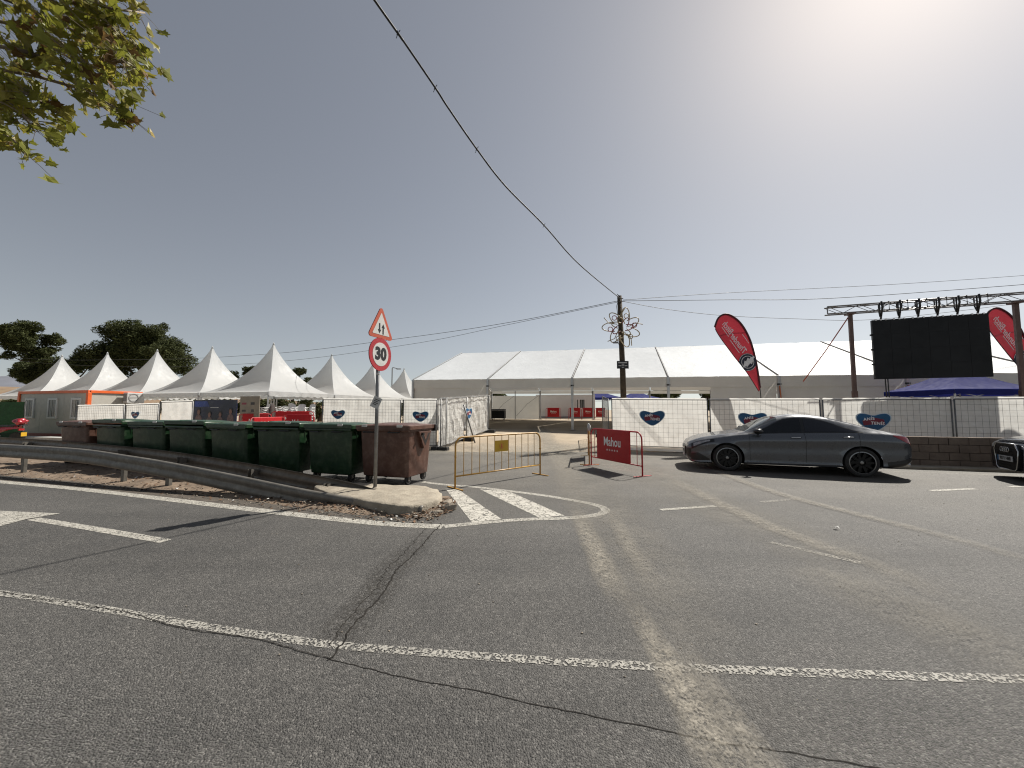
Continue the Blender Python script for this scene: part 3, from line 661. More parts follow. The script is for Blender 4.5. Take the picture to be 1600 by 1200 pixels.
# ------------------------------------------------------------------ crowd barriers
def barrier(a, b, label, mat, h=1.0, panel=None, bars=12, group='crowd barriers', plate=False, low=.24, bev=1, text='brand', feet_mat=None):
    a, b = Vector((a[0], a[1], 0)), Vector((b[0], b[1], 0)); z0 = hgt(a.x, a.y)
    d = b - a; Lh = d.length; rz = math.atan2(d.y, d.x)
    root = thing('crowd_barrier', label, 'barrier', (a.x, a.y, z0), rz, group)
    r = .17; pts = [(0, 0, .02)]
    for k in range(7): an = R(180 - 15*k); pts.append((r + r*math.cos(an), 0, h - r + r*math.sin(an)))
    for k in range(7): an = R(90 - 15*k); pts.append((Lh - r + r*math.cos(an), 0, h - r + r*math.sin(an)))
    pts.append((Lh, 0, .02))
    MB().tube(pts, .0185, 10).obj('frame', mat, root, smooth=True)
    MB().tube([(0, 0, low), (Lh, 0, low)], .0155, 8).obj('lower_rail', mat, root, smooth=True)
    for k in range(1, bars):
        x = Lh * k / bars; zt = h - (r - math.sqrt(max(0, r*r - (r - min(x, Lh - x))**2)) if min(x, Lh - x) < r else 0)
        if panel and .14 * Lh < x < .84 * Lh: continue
        MB().tube([(x, 0, low), (x, 0, zt)], .0075, 6).obj('bar', mat, root)
    for x in (0, Lh):
        MB().box((x, 0, .012), (.035, .52, .018)).obj('foot', feet_mat or mat, root, bevel=.004)
        MB().tube([(x, -.03, .62), (x, .03, .62)], .012, 6).obj('hook', mat, root)
    if panel:
        x0, x1 = panel
        p = MB().box(((x0 + x1)/2, -.004, (h + low)/2), (x1 - x0, .045, h - low + .01)).obj('banner', M_['red_panel'], root, bevel=.012)
        S = frame(((x0 + x1)/2, -.030, (h + low)/2 + .02), (1, 0, 0), (0, 0, 1))
        k = (x1 - x0) / 1.35
        MB().text('brand', off(S, y=.06) @ Matrix.Diagonal((1.12*k, 1.25*k, 1, 1))).obj('lettering', M_['print_white'], p)
        mb = MB()
        for q in range(5):
            st5 = [((.034 if j % 2 == 0 else .014)*k*math.cos(R(90 + 36*j)), (.034 if j % 2 == 0 else .014)*k*math.sin(R(90 + 36*j))) for j in range(10)]
            mb.prism(st5, off(S, x=(q - 2)*.105*k, y=-.15*k), .002)
        mb.obj('star_row', M_['print_white'], p)
    if plate:
        xp = plate
        S = frame((xp, -.024, h - .235), (1, 0, 0), (0, 0, 1))
        p = MB().prism([(-.19, -.12), (.19, -.12), (.19, .12), (-.19, .12)], S, .006).obj('sign_plate', M_['yellow_sign'], root)
        mb = MB(); mb.lathe([(.062, 0), (.068, 0)], 18, off(S, z=.002), cap=False)
        mb.prism([(-.03, -.04), (.03, -.04), (.012, .0), (.02, .03), (0, .05), (-.02, .03), (-.012, 0)], off(S, z=.002), .001)
        mb.obj('crest', M_['sign_orange'], p)
    return root
yl, yr = gp(711, 764), gp(844, 742)
barrier(yl, yr, 'yellow tube barrier with a small yellow plate at the entrance', M_['yellow'], 1.0, plate=(yr - yl).length * .49)
rl, rr = gp(924, 727), gp(1004, 745)
barrier(rl, rr, 'red barrier with lettered red banner beside the grey car', M_['red'], 1.02, panel=((rr - rl).length*.15, (rr - rl).length*.80))
o2 = Vector((2.17, 10.9, 0)); o3 = o2 + Vector((.40, 2.15, 0))
ob = barrier(o2, o3, 'orange-yellow barrier seen end on beside the red barrier', M_['yellow'], 1.0, bars=10, panel=(.9, 1.9))
mb = MB(); stone(mb, (0, 0, 1.06), (.05, .045, .10), 2.2, 2); mb.obj('plastic_wrap', M_['sticker'], ob, smooth=True)

# ------------------------------------------------------------------ fence panels with tarpaulin
def fence_panel(a, b, label, h=1.9, tarp=True, mesh=True, blocks=(0, 1), skirt=False, fold=.02, cell=.16, posts=(), group='site fence panels', seed=0, plain=False):
    a, b = Vector((a[0], a[1], 0)), Vector((b[0], b[1], 0)); d = b - a; Lh = d.length; rz = math.atan2(d.y, d.x)
    za, zb = hgt(a.x, a.y), hgt(b.x, b.y); sl = (zb - za) / Lh
    root = thing('site_fence', label, 'fence', (a.x, a.y, za), rz, group)
    Z = lambda x, z: z + sl * x
    mb = MB()
    pts = [(0.02, 0, Z(0, .03)), (0.02, 0, Z(0, h)), (Lh - .02, 0, Z(Lh, h)), (Lh - .02, 0, Z(Lh, .03))]
    mb.tube(pts[:2], .02, 8); mb.tube(pts[2:], .02, 8); mb.tube([(.02, 0, Z(0, h - .01)), (Lh - .02, 0, Z(Lh, h - .01))], .017, 8); mb.tube([(.02, 0, Z(0, .14)), (Lh - .02, 0, Z(Lh, .14))], .014, 8)
    for x in posts: mb.tube([(x, 0, Z(x, .05)), (x, 0, Z(x, h))], .02, 8)
    mb.obj('frame', M_['fence_steel'], root, smooth=True)
    if mesh:
        w = MB(); n = int(Lh / cell); r = .0032
        for i in range(1, n): x = Lh * i / n; w.tube([(x, -.006, Z(x, .14)), (x, -.006, Z(x, h))], r, 3, cap=False)
        m = int((h - .14) / cell)
        for j in range(1, m): z = .14 + (h - .14) * j / m; w.tube([(.02, -.006, Z(0, z)), (Lh - .02, -.006, Z(Lh, z))], r, 3, cap=False)
        kind(w.obj('wire_mesh', M_['fence_steel'], root), 'stuff')
    if tarp:
        def fn(u, v):
            x = .03 + u * (Lh - .06); z = .10 + v * (h - .06)
            e = min(u, 1 - u, .06) / .06
            k = noise.noise((x * 1.3 + seed * 7, z * .9, seed)) + .55 * noise.noise((x * 4.5 + seed * 3, z * 1.6, seed + 4)) + .35 * math.sin(x * 9 + 2.2 * noise.noise((x * .8, z, seed)) * 3)
            k += .8 * abs(noise.noise((x * 2.4 + z * 1.7, z * 2.6 - x, seed + 9))) + .5 * abs(noise.noise((x * 6 - z * 3, z * 5, seed + 2)))
            y = .022 + fold * (.5 + .5 * k) + .02 * (1 - v) * noise.noise((x * 2, seed, 0))
            if v > .985: y -= .045; z += .012 + .012 * noise.noise((x * 6, seed, 9))
            return Vector((x, y, Z(x, z)))
        o = MB().grid(fn, int(Lh * 16), 26).obj('tarpaulin', M_['tarp'], root, smooth=True)
        if skirt:
            def fs(u, v):
                x = u * Lh; y = .03 - .42 * v; z = .10 * (1 - v) ** 2 + .014 + .02 * abs(noise.noise((x * 3, v * 3, 2)))
                return Vector((x, y + .05 * noise.noise((x * 2.2, v, 0)) * v, Z(x, z)))
            MB().grid(fs, int(Lh * 14), 8).obj('tarpaulin_skirt', M_['tarp'], root, smooth=True)
    for k in blocks:
        x = k * Lh
        mb = MB(); mb.box((x, 0, Z(x, .065)), (.22, .62, .13), 0, taper=(1.12, 1.06)); mb.obj('base_block', M_['black_plastic'] if not skirt else M_['concrete'], root, bevel=.015)
    return root
def heart_sign(p, right, size, label):
    M = frame(p, right, (0, 0, 1)); root = thing('heart_sign', label, 'sign', (0, 0, 0), 0, 'heart signs on the fences'); root.matrix_world = M
    def heart(s):
        out = []
        for k in range(44):
            t = 2 * math.pi * k / 44
            x = .35 * math.sin(t) ** 3 + .65 * math.sin(t); y = (13*math.cos(t) - 4.2*math.cos(2*t) - 1.2*math.cos(3*t) - .3*math.cos(4*t)) / 16
            y = y * .74 + .06
            out.append((-x * s, y * s))
        return out
    I = Matrix()
    MB().prism(heart(size * 1.07), I, .012).obj('rim', M_['heart_rim'], root)
    f = MB().prism(heart(size), off(I, z=.004), .003).obj('face', M_['heart_blue'], root)
    k = size / .5
    rb = [(-.34*k, .02*k), (.02*k, .13*k), (.3*k, .06*k), (.34*k, -.12*k), (.1*k, -.10*k), (-.3*k, -.16*k)]
    MB().prism(rb, off(I, z=.007), .002).obj('ribbon', M_['ribbon'], root)
    t = MB(); rot = Matrix.Rotation(R(7), 4, 'Z')
    t.text('anis', off(I, x=-.14*k, y=.075*k, z=.010) @ rot @ Matrix.Diagonal((1.12*k, 1.12*k, 1, 1)))
    t.text('tenis', off(I, x=.11*k, y=-.085*k, z=.010) @ Matrix.Rotation(R(-4), 4, 'Z') @ Matrix.Diagonal((1.12*k, 1.12*k, 1, 1)))
    t.obj('lettering', M_['print_white'], root)
    return root
# right-hand run
P0 = Vector((3.81, 14.76)); dD = Vector((.957, -.288)).normalized(); Lp = 3.36; gap = .04
DL = ['white sheeted fence panel at the entrance behind the red barrier', 'white sheeted fence panel right behind the grey car bonnet', 'white sheeted fence panel above the grey car boot', 'rightmost white sheeted fence panel behind the dark car']
DP = []
for i in range(4):
    a = P0 + dD * (i * (Lp + gap)); DP.append(a)
    fence_panel(a, a + dD * Lp, DL[i], 1.88, skirt=(i == 0), seed=i + 1, fold=.035, blocks=(0, 1) if i == 0 else ())
fence_panel((3.73, 14.9), (4.25, 18.1), 'bare wire fence panel folded back into the entrance', 1.9, tarp=False, seed=8, cell=.11, blocks=(1,))
def on_fence(px, py, a, d2, front=.05):
    r = ray(px, py); nrm = Vector((d2.y, -d2.x, 0)); aa = Vector((a.x, a.y, 0)) + nrm * front
    k = nrm.dot(aa) / nrm.dot(Vector((r.x, r.y, 0))); return Vector((r.x * k, r.y * k, CAMH + r.z * k))
dD3 = Vector((dD.x, dD.y, 0))
heart_sign(on_fence(1019, 652, P0, dD), dD3, .42, 'blue heart sign on the fence between red barrier and grey car')
heart_sign(on_fence(1176, 656, P0, dD), dD3, .42, 'blue heart sign half hidden behind the grey car windscreen')
heart_sign(on_fence(1365, 658, P0, dD), dD3, .44, 'blue heart sign above the grey car boot')
# middle run, then the panels folded into the entrance
B0, B1, B2 = Vector((-7.45, 15.1)), Vector((-4.25, 14.75)), Vector((-2.83, 14.55))
fence_panel(B0, B1, 'white sheeted fence panel left of the speed sign post', 1.86, seed=11, fold=.05, cell=.12)
fence_panel(B1 + Vector((.06, 0)), B2, 'short white sheeted fence panel above the big brown container', 1.86, seed=12, fold=.05, cell=.12)
dB = (B1 - B0).normalized(); dB3 = Vector((dB.x, dB.y, 0))
heart_sign(on_fence(528, 647, B0, dB), dB3, .27, 'blue heart sign on the fence left of the speed sign post')
dB2 = (B2 - B1).normalized()
heart_sign(on_fence(657, 650, B1, dB2), Vector((dB2.x, dB2.y, 0)), .30, 'blue heart sign above the big brown container')
C0, C1, C2 = Vector((-2.66, 14.35)), Vector((-1.98, 16.9)), Vector((-1.18, 19.9))
fence_panel(C0, C1, 'wrinkled white sheeted fence panel turning into the entrance', 1.9, seed=21, fold=.10, posts=(.5,), cell=.2)
fence_panel(C1, C2, 'farther wrinkled sheeted fence panel along the entrance', 1.9, seed=22, fold=.12, cell=.2)
dC = (C1 - C0).normalized(); heart_sign(on_fence(733, 645, C0, dC, .06), Vector((dC.x, dC.y, 0)), .36, 'blue heart sign on the folded panel at the entrance')
MB().tube([(-2.0, 15.9, 1.75), (-1.55, 16.3, .12)], .03, 8).obj('fence_stay', M_['fence_steel'], None, smooth=True)
tag(bpy.data.objects['fence_stay'], 'grey slanting steel stay propping the entrance fence', 'fence stay')
# left run by the cabin
dA = Vector((.964, -.265)); A0 = Vector((-20.6, 18.2))
fence_panel(A0, A0 + dA * 3.25, 'white sheeted fence panel before the orange cabin corner', 1.72, seed=31, fold=.05, cell=.12, blocks=())
A1 = A0 + dA * 3.3
fence_panel(A1, A1 + dA * 2.1, 'white sheeted fence panel with small heart by the air conditioner', 1.72, seed=32, fold=.04, cell=.12, blocks=())
fence_panel(A1 + dA * 2.15, A1 + dA * 4.1, 'plain white tarpaulin panel left of the dark poster', 1.80, seed=33, fold=.06, mesh=False, blocks=())
heart_sign(on_fence(211, 648, A1, dA), Vector((dA.x, dA.y, 0)), .24, 'small heart sign on the fence beside the grey cabin')
# poster
pa = A1 + dA * 4.15; pr = Vector((dA.x, dA.y, 0)); pw = 2.35
root = thing('poster_board', 'dark blue poster with four portraits beside the white tarpaulin', 'poster', (pa.x, pa.y, hgt(pa.x, pa.y)), math.atan2(dA.y, dA.x))
b = MB().box((pw/2, 0, 1.12), (pw, .03, 1.45)).obj('board', M_['poster'], root)
MB().prism([(.06, .45), (.9, .45), (.75, .68), (.06, .68)], frame((0, -.018, 1.12), (1, 0, 0), (0, 0, 1)), .002).obj('blue_flare', M_['poster_blue'], b)
S = frame((0, -.022, 0), (1, 0, 0), (0, 0, 1))
for i, (x, z, s) in enumerate(((.32, 1.36, 1.1), (.92, 1.25, 1), (1.5, 1.25, 1), (2.05, 1.38, 1.05))):
    q = MB(); q.prism([(x + .17*s*math.cos(a), z - .30*s + (.2*s*math.sin(a) if math.sin(a) > 0 else .2*s*math.sin(a)*1.2)) for a in [2*math.pi*k/16 for k in range(16)]], S, .002)
    f = q.obj('portrait_print', M_['cloth_print'], b)
    MB().prism([(x + .10*s*math.cos(a), z + .02 + .13*s*math.sin(a)) for a in [2*math.pi*k/16 for k in range(16)]], off(S, z=.003), .002).obj('hair', M_['hair_print'], f)
    MB().prism([(x + .07*s*math.cos(a), z - .02 + .10*s*math.sin(a)) for a in [2*math.pi*k/16 for k in range(16)]], off(S, z=.006), .002).obj('face', M_['skin_print'], f)
MB().prism([(.95, 1.52), (1.4, 1.52), (1.4, 1.55), (.95, 1.55)], S, .002).obj('title_line', M_['sticker'], b)
MB().prism([(.06, .42), (2.3, .42), (2.3, .60), (.06, .60)], off(S, z=.002), .002).obj('red_footer', M_['red'], b)
for x in (.05, pw - .05): MB().tube([(x, .03, 0), (x, .03, 1.86)], .02, 8).obj('support', M_['fence_steel'], root)
# sponsor board, chairs and red barriers under the pagodas
sb = Vector((-13.75, 19.6, 0))
root = thing('sponsor_board', 'tan board with small dark logos right of the poster', 'board', (sb.x, sb.y, hgt(sb.x, sb.y)), math.atan2(dA.y, dA.x))
b = MB().box((.5, 0, 1.15), (1.25, .03, 1.7)).obj('board', M_['tan_board'], root)
for k in range(8): MB().box((.1 + .55*(k % 2) + .04, -.018, .55 + .36*(k // 2)), (.3 - .06*(k % 3), .008, .10 + .03*(k % 2))).obj('logo', M_['hair_print'] if k % 3 else M_['ribbon'], b)
for x in (-.05, 1.05): MB().tube([(x, .03, 0), (x, .03, 2.0)], .02, 6).obj('support', M_['fence_steel'], root)
def chair_mesh():
    mb = MB()
    mb.grid(lambda u, v: Vector(((u-.5)*.42, (v-.5)*.40, .42 - .015*math.sin(math.pi*u) + .02*(1-v))), 4, 4)
    mb.grid(lambda u, v: Vector(((u-.5)*(.42 - .06*v), .20 + .09*v + .04*(1 - (2*u-1)**2), .43 + .40*v - .05*(2*u-1)**2*v)), 6, 5)
    for sx in (-1, 1):
        for sy in (-1, 1): mb.tube([(sx*.19, sy*.18, .42), (sx*.235, sy*.225, 0)], [.024, .018], 5)
        mb.tube([(sx*.21, .2, .62), (sx*.24, -.02, .63), (sx*.23, -.17, .58), (sx*.2, -.18, .42)], .02, 5)
    return mb.mesh('plastic_chair', M_['white_metal'], True)
CM = chair_mesh()
st_px = [(399, 21.5, 9), (411, 20.5, 10), (420, 22, 8), (433, 21, 10), (442, 22.5, 9), (452, 21, 9), (461, 22, 10), (471, 21.3, 9), (484, 22, 9)]
SN = ['leftmost', 'second', 'third', 'fourth', 'middle', 'sixth', 'seventh', 'eighth', 'rightmost']
for i, (px, Y, n) in enumerate(st_px):
    x = (px - 800) / F * Y
    for k in range(n):
        o = bpy.data.objects.new('plastic_chair', CM); COL.objects.link(o)
        o.location = (x + rnd.uniform(-.01, .01), Y, hgt(x, Y) + k * .085); o.rotation_euler = (0, 0, rnd.uniform(-.05, .05) + (.4, -.5, .2, 2.8, .1, -.3, 3.0, .3, -.2)[i])
        tag(o, f'white plastic chair nested in the {SN[i]} stack under the pagodas' if SN[i] not in ('leftmost', 'middle', 'rightmost') else f'white plastic chair nested in the {SN[i]} chair stack', 'chair', f'chairs of the {SN[i]} white stack')
def far_barrier(px0, Y0, px1, Y1, label, h=1.05):
    a = ((px0 - 800)/F*Y0, Y0); b = ((px1 - 800)/F*Y1, Y1); ln = math.hypot(b[0]-a[0], b[1]-a[1])
    return barrier(a, b, label, M_['red'], h, panel=(ln*.10, ln*.90), group='red barriers in the lot')
far_barrier(445, 17.5, 492, 17.0, 'bright red lettered barrier behind the second green container', 1.08)
far_barrier(392, 16.3, 446, 18.3, 'red barrier angled behind the green containers, nearest the chairs', 1.05)
far_barrier(330, 15.4, 392, 16.0, 'red barrier seen low in front of the dark poster', .98)
far_barrier(425, 20.0, 491, 20.6, 'darker red barrier in front of the white chair stacks', 1.15)
far_barrier(375, 19.0, 425, 19.9, 'darker red barrier in front of the tan board', 1.12)

# ------------------------------------------------------------------ low block wall on the right
wd = Vector((.957, -.288, 0)).normalized(); w0 = Vector((11.8, 10.35, 0)) - wd * 5.2; wl_, rows, bl, bh = 12.4, 4, .42, .205
root = thing('block_wall', 'low brown concrete block wall between the two cars', 'wall', w0, math.atan2(wd.y, wd.x))
MB().box((wl_/2, .02, rows*bh/2 - .004), (wl_, .16, rows*bh - .02)).obj('mortar_core', M_['mortar'], root)
bmeshes = []
for q in range(4):
    mb = MB(); mb.box((0, 0, 0), (bl - .016, .2, bh - .014))
    for v in mb.v: v += Vector((rnd.uniform(-.004, .004), rnd.uniform(-.004, .004), rnd.uniform(-.003, .003)))
    bmeshes.append(mb.mesh('block', M_['block']))
for j in range(rows):
    for i in range(int(wl_ / bl) + 1):
        x = (i + (.5 if j % 2 else 0)) * bl
        if x > wl_: continue
        o = bpy.data.objects.new('block', bmeshes[rnd.randrange(4)]); COL.objects.link(o); o.parent = root
        o.location = (x, rnd.uniform(-.006, .006), bh * (j + .5)); o.rotation_euler = (0, 0, rnd.uniform(-.006, .006))
MB().box((wl_/2, -.35, .03), (wl_, .5, .06)).obj('footing', M_['concrete'], root, bevel=.01)

# ------------------------------------------------------------------ the long marquee
TA, TB = Vector((-6.24, 24.2, 0)), Vector((4.80, -1.396, 0)); TN = Vector((.279, .960, 0)); TW = 15.0; NB = 9
EZ = lambda t: 3.42 - .055 * t
RZ = lambda t: 6.18 - .06 * t
root = thing('marquee', 'long white marquee with pitched roof stretching to the right edge', 'tent')
def tp(t, s, z): p = TA + TB * t + TN * s; return Vector((p.x, p.y, z))
for i in range(NB):
    for side in (0, 1):
        def fn(u, v, i=i, side=side):
            t = i + .012 + u * .976; s = v * TW/2 if not side else TW - v * TW/2
            z = lerp(EZ(t), RZ(t), v) - .10 * math.sin(math.pi * u) * math.sin(math.pi * v) ** .7 + .014 * noise.noise((t * 9, v * 7, side)) + .03 * math.sin(u * 6.28 * 2 + i) * v * (1 - v)
            return tp(t, s, z)
        MB().grid(fn, 22, 16).obj('roof_panel', M_['canvas_block'], root, smooth=True)
        vz = lambda u, i=i: EZ(i + u)
        def fv(u, v, i=i, side=side):
            t = i + .012 + u * .976; return tp(t, (-.02 if not side else TW + .02) + .015 * noise.noise((t * 5, v, side)), EZ(t) - .02 - (.52 if not side else .26) * v)
        MB().grid(fv, 16, 4).obj('valance', M_['canvas_wall'], root, smooth=True)
for i in range(NB + 1):
    mb = MB(); mb.tube([tp(i, -.03, EZ(i) - .05), tp(i, 0, EZ(i) + .03), tp(i, TW/2, RZ(i) + .035), tp(i, TW, EZ(i) + .03)], .035, 6); mb.obj('rafter', M_['seam'], root, smooth=True)
    for s in (0, TW):
        p = tp(i, s, 0); MB().box((p.x, p.y, (EZ(i) + hgt(p.x, p.y)) / 2), (.13, .16, EZ(i) - hgt(p.x, p.y)), math.atan2(TB.y, TB.x)).obj('leg', M_['alu'], root, bevel=.01)
        MB().box((p.x, p.y, hgt(p.x, p.y) + .01), (.34, .34, .02)).obj('base_plate', M_['galv'], root)
    if i > 0: MB().box((*(tp(i, -.03, 0).xy), EZ(i) - .42), (.16, .12, .08)).obj('joint_box', M_['black_plastic'], root)
def wall_panel(t0, t1, s, ztop=.5, name='side_wall'):
    def fn(u, v):
        t = lerp(t0, t1, u); p = tp(t, s, 0); return Vector((p.x + .03 * noise.noise((t * 4, v * 3, s)), p.y + .05 * noise.noise((t * 3, v * 2, s)), lerp(hgt(p.x, p.y) + .02, EZ(t) - ztop, v)))
    MB().grid(fn, 18, 10).obj(name, M_['canvas_wall'], root, smooth=True)
wall_panel(.02, .98, .03); wall_panel(3.40, 3.98, .03)
for i in range(4, NB): wall_panel(i + .02, i + .98, .03)
wall_panel(.02, .5, TW - .03); wall_panel(.5, .98, TW - .03)
def gable(t):
    def fn(u, v):
        s = u * TW; zt = lerp(EZ(t), RZ(t), 1 - abs(2*u - 1)) - .05; p = tp(t, s, 0); z0 = hgt(p.x, p.y) + .02
        return Vector((p.x + .04 * noise.noise((s, v * 3, 1)), p.y, lerp(z0, zt, v)))
    MB().grid(fn, 24, 14).obj('gable_wall', M_['canvas_wall'], root, smooth=True)
gable(0); gable(NB)
for i in (.5, 1, 2, 3): MB().tube([tp(i, TW - .1, hgt(*tp(i, TW, 0).xy)), tp(i, TW - .1, EZ(i))], .045, 8).obj('back_post', M_['alu'], root)
for (a, b) in ((.03, .48), (.52, .97)):
    MB().tube([tp(a, TW - .12, .9), tp((a+b)/2, TW - .12, 2.1), tp(b, TW - .12, 2.9)], .012, 5).obj('brace_cable', M_['cable'], root)

# ------------------------------------------------------------------ pagoda tents
def pagoda(label, c):
    z0 = hgt(c[0], c[1]); root = thing('pagoda_tent', label, 'tent', (c[0], c[1], z0), math.atan2(-.265, .964), 'white pagoda tents')
    E, T = 2.52 - z0, 5.58 - z0; hs = 2.44
    sides = ((0, -1), (1, 0), (0, 1), (-1, 0))
    cn = MB()
    for nx, ny in sides:
        tx, ty = -ny, nx
        def fn(u, v, nx=nx, ny=ny, tx=tx, ty=ty):
            r = 1 - v; z = E + (T - E) * (v ** 1.5 * .72 + .28 * v ** 4) ; k = (2*u - 1)
            sag = .10 * math.sin(math.pi * v) * (1 - k*k)
            wr = .018 * noise.noise((u * 7 + nx * 5, v * 4 + ny * 3, c[0])) * math.sin(math.pi * v)
            rr = hs * max(r, .012)
            d = rr - sag * .6
            return Vector((nx*d + tx*k*rr, ny*d + ty*k*rr, z - sag * .4 + wr))
        cn.grid(fn, 18, 26)
    cn.obj('canopy', M_['canvas'], root, auto=60)
    for nx, ny in sides:
        tx, ty = -ny, nx
        def fv(u, v, nx=nx, ny=ny, tx=tx, ty=ty):
            k = 2*u - 1; dz = .20 + .07 * abs(math.sin(math.pi * u * 9)); o = hs + .012 + .012 * math.sin(u * 40)*v
            return Vector((nx*o + tx*k*hs, ny*o + ty*k*hs, E + .02 - v * dz))
        MB().grid(fv, 72, 2).obj('valance', M_['canvas'], root, smooth=True)
    for sx in (-1, 1):
        for sy in (-1, 1): MB().box((sx*(hs-.05), sy*(hs-.05), E/2), (.065, .065, E)).obj('leg', M_['alu'], root)
    MB().tube([(0, 0, T - .06), (0, 0, T + .05), (0, 0, T + .12)], [.06, .045, .008], 8).obj('peak_cap', M_['canvas'], root, smooth=True)
pc = Vector((-33.98, 28.8)); pd = Vector((4.815, -1.325)); pn = Vector((1.34, 4.8))
PL = ['leftmost white pagoda tent behind the grey cabin', 'white pagoda tent behind the cabin, second from left', 'white pagoda tent behind the air conditioner, third from left', 'white pagoda tent above the dark poster',
      'largest white pagoda tent in front of the chair stacks', 'white pagoda tent just left of the road sign', 'white pagoda tent partly hidden by the round speed sign', 'smallest white pagoda tent next to the marquee gable']
for i in range(5): pagoda(PL[i], pc + pd * i)
for i in range(3): pagoda(PL[5 + i], pc + pd * 4 + pn * (i + 1))

# ------------------------------------------------------------------ site cabins
def cabin(label, corner, rz, Lc, Dc, H, wall, frame_m, skirt_m, wins, ac=False, door=None, group=None):
    z0 = hgt(corner[0], corner[1]); root = thing('site_cabin', label, 'cabin', (corner[0], corner[1], z0), rz, group)
    # local: x from -Lc..0 along the front, y 0..Dc
    n = 6; pw = Lc / n
    for i in range(n): MB().box((-Lc + pw*(i+.5), .03, H/2), (pw - .006, .05, H - .3)).obj('wall_panel', wall, root, bevel=.004)
    m = max(2, int(Dc / 1.2))
    for i in range(m):
        MB().box((-.03, Dc*(i+.5)/m, H/2), (.05, Dc/m - .006, H - .3)).obj('wall_panel', wall, root, bevel=.004)
        MB().box((-Lc + .03, Dc*(i+.5)/m, H/2), (.05, Dc/m - .006, H - .3)).obj('wall_panel', wall, root)
    MB().box((-Lc/2, Dc - .03, H/2), (Lc - .1, .05, H - .3)).obj('back_wall', wall, root)
    MB().box((-Lc/2, Dc/2, H - .04), (Lc, Dc, .06)).obj('roof', wall, root)
    for z, mt in ((H - .08, frame_m), (.11, skirt_m)):
        mb = MB(); h = .15 if z > 1 else .2
        mb.box((-Lc/2, -.012, z), (Lc + .06, .09, h)); mb.box((.012, Dc/2, z), (.09, Dc - .11, h)); mb.box((-Lc - .012, Dc/2, z), (.09, Dc - .11, h)); mb.box((-Lc/2, Dc + .012, z), (Lc + .06, .09, h))
        mb.obj('top_beam' if z > 1 else 'skirt_beam', mt, root, bevel=.008)
    for x, y in ((-.03, .02), (-Lc + .03, .02), (-.03, Dc - .02), (-Lc + .03, Dc - .02)):
        MB().box((x, y, H/2), (.17, .17, H - .24)).obj('corner_post', frame_m, root, bevel=.01)
    for x, z, w, h in wins:
        wd_ = MB(); 
        for dx, dz, ww, hh in ((0, h/2, w + .17, .11), (0, -h/2, w + .17, .11), (-w/2 - .03, 0, .11, h - .11), (w/2 + .03, 0, .11, h - .11)): wd_.box((x + dx, -.02, z + dz), (ww, .06, hh))
        f = wd_.obj('window', M_['white_metal'], root, bevel=.006)
        MB().box((x, .0, z), (w, .02, h)).obj('pane', M_['dark_glass'], f)
        MB().box((x - w*.22, -.012, z), (w*.28, .006, h - .07)).obj('shutter', wall, f)
        for k in range(4): MB().tube([(x - w/2 + w*(k+1)/5, -.035, z - h/2), (x - w/2 + w*(k+1)/5, -.035, z + h/2)], .011, 5).obj('bar', M_['white_metal'], f)
    if door:
        d = MB().box((door, -.004, 1.1), (.9, .03, 2.0)).obj('door', wall, root, bevel=.01); MB().box((door + .35, -.04, 1.0), (.1, .04, .03)).obj('handle', M_['black_plastic'], d)
    if ac:
        a = MB().box((.30, Dc*.78, H - .38), (.34, .86, .60)).obj('air_conditioner', M_['white_metal'], root, bevel=.02)
        Mx = frame((.475, Dc*.78 - .12, H - .38), (0, 1, 0), (0, 0, 1))
        MB().lathe([(.24, 0), (.24, .012), (.215, .012), (.215, 0)], 24, Mx, cap=False).obj('fan_ring', M_['seam'], a)
        My = frame((.30, Dc*.78 - .434, H - .38), (1, 0, 0), (0, 0, 1))
        g = MB().box((.30, Dc*.78 - .435, H - .38), (.26, .01, .42)).obj('side_grille', M_['seam'], a)
        f = MB()
        for k in range(6): f.box((.474, Dc*.78 - .12, H - .58 + .08*k), (.012, .46, .012))
        f.obj('fan_grille', M_['seam'], a)
        MB().tube([(.10, Dc*.78 + .35, H - .5), (.10, Dc*.78 + .46, H - .7), (.06, Dc*.78 + .46, H - 1.4)], .02, 6).obj('pipe', M_['white_metal'], a)
    return root
ra = math.atan2(-.265, .964)
cabin('grey site cabin with orange frame and three barred windows', (-23.15, 21.0), ra, 6.05, 2.4, 2.62, M_['cabin'], M_['cabin_orange'], M_['cabin_red'], [(-5.0, 1.62, .66, 1.05), (-2.95, 1.62, .66, 1.05), (-.95, 1.62, .66, 1.05)], ac=True)
st(MB().box((0, 0, .07), (10.5, .5, .16)).obj('pale_kerb', M_['kerbwhite'], None, bevel=.02)); k = bpy.data.objects['pale_kerb']; k.location = (-25.0, 20.2, 0); k.rotation_euler = (0, 0, ra)
cabin('white site cabin with dark window seen through the marquee', (8.8, 41.0), -.12, 6.2, 2.5, 2.55, M_['cabin_white'], M_['cabin_white'], M_['seam'], [(-1.45, 1.55, .85, 1.0)])
far_barrier(853, 37.6, 876, 37.4, 'single red barrier in front of the white cabin behind the marquee', 1.1)
far_barrier(888, 37.6, 908, 37.4, 'red barrier behind the marquee, left of two joined ones', 1.1)
far_barrier(909, 37.4, 928, 37.2, 'red barrier behind the marquee, middle of the joined ones', 1.1)
far_barrier(929, 37.2, 947, 37.0, 'rightmost red barrier behind the marquee by the fence', 1.1)
gx = Vector((-1.25, 36.0, 0)); gz = hgt(gx.x, gx.y)
root = thing('flight_case', 'black equipment case standing inside the marquee', 'case', (gx.x, gx.y, gz), -.2)
MB().box((0, 0, .50), (1.25, .7, .70)).obj('case_body', M_['black_plastic'], root, bevel=.03); MB().box((0, 0, .93), (1.27, .72, .14)).obj('lid', M_['black_plastic'], root, bevel=.03)
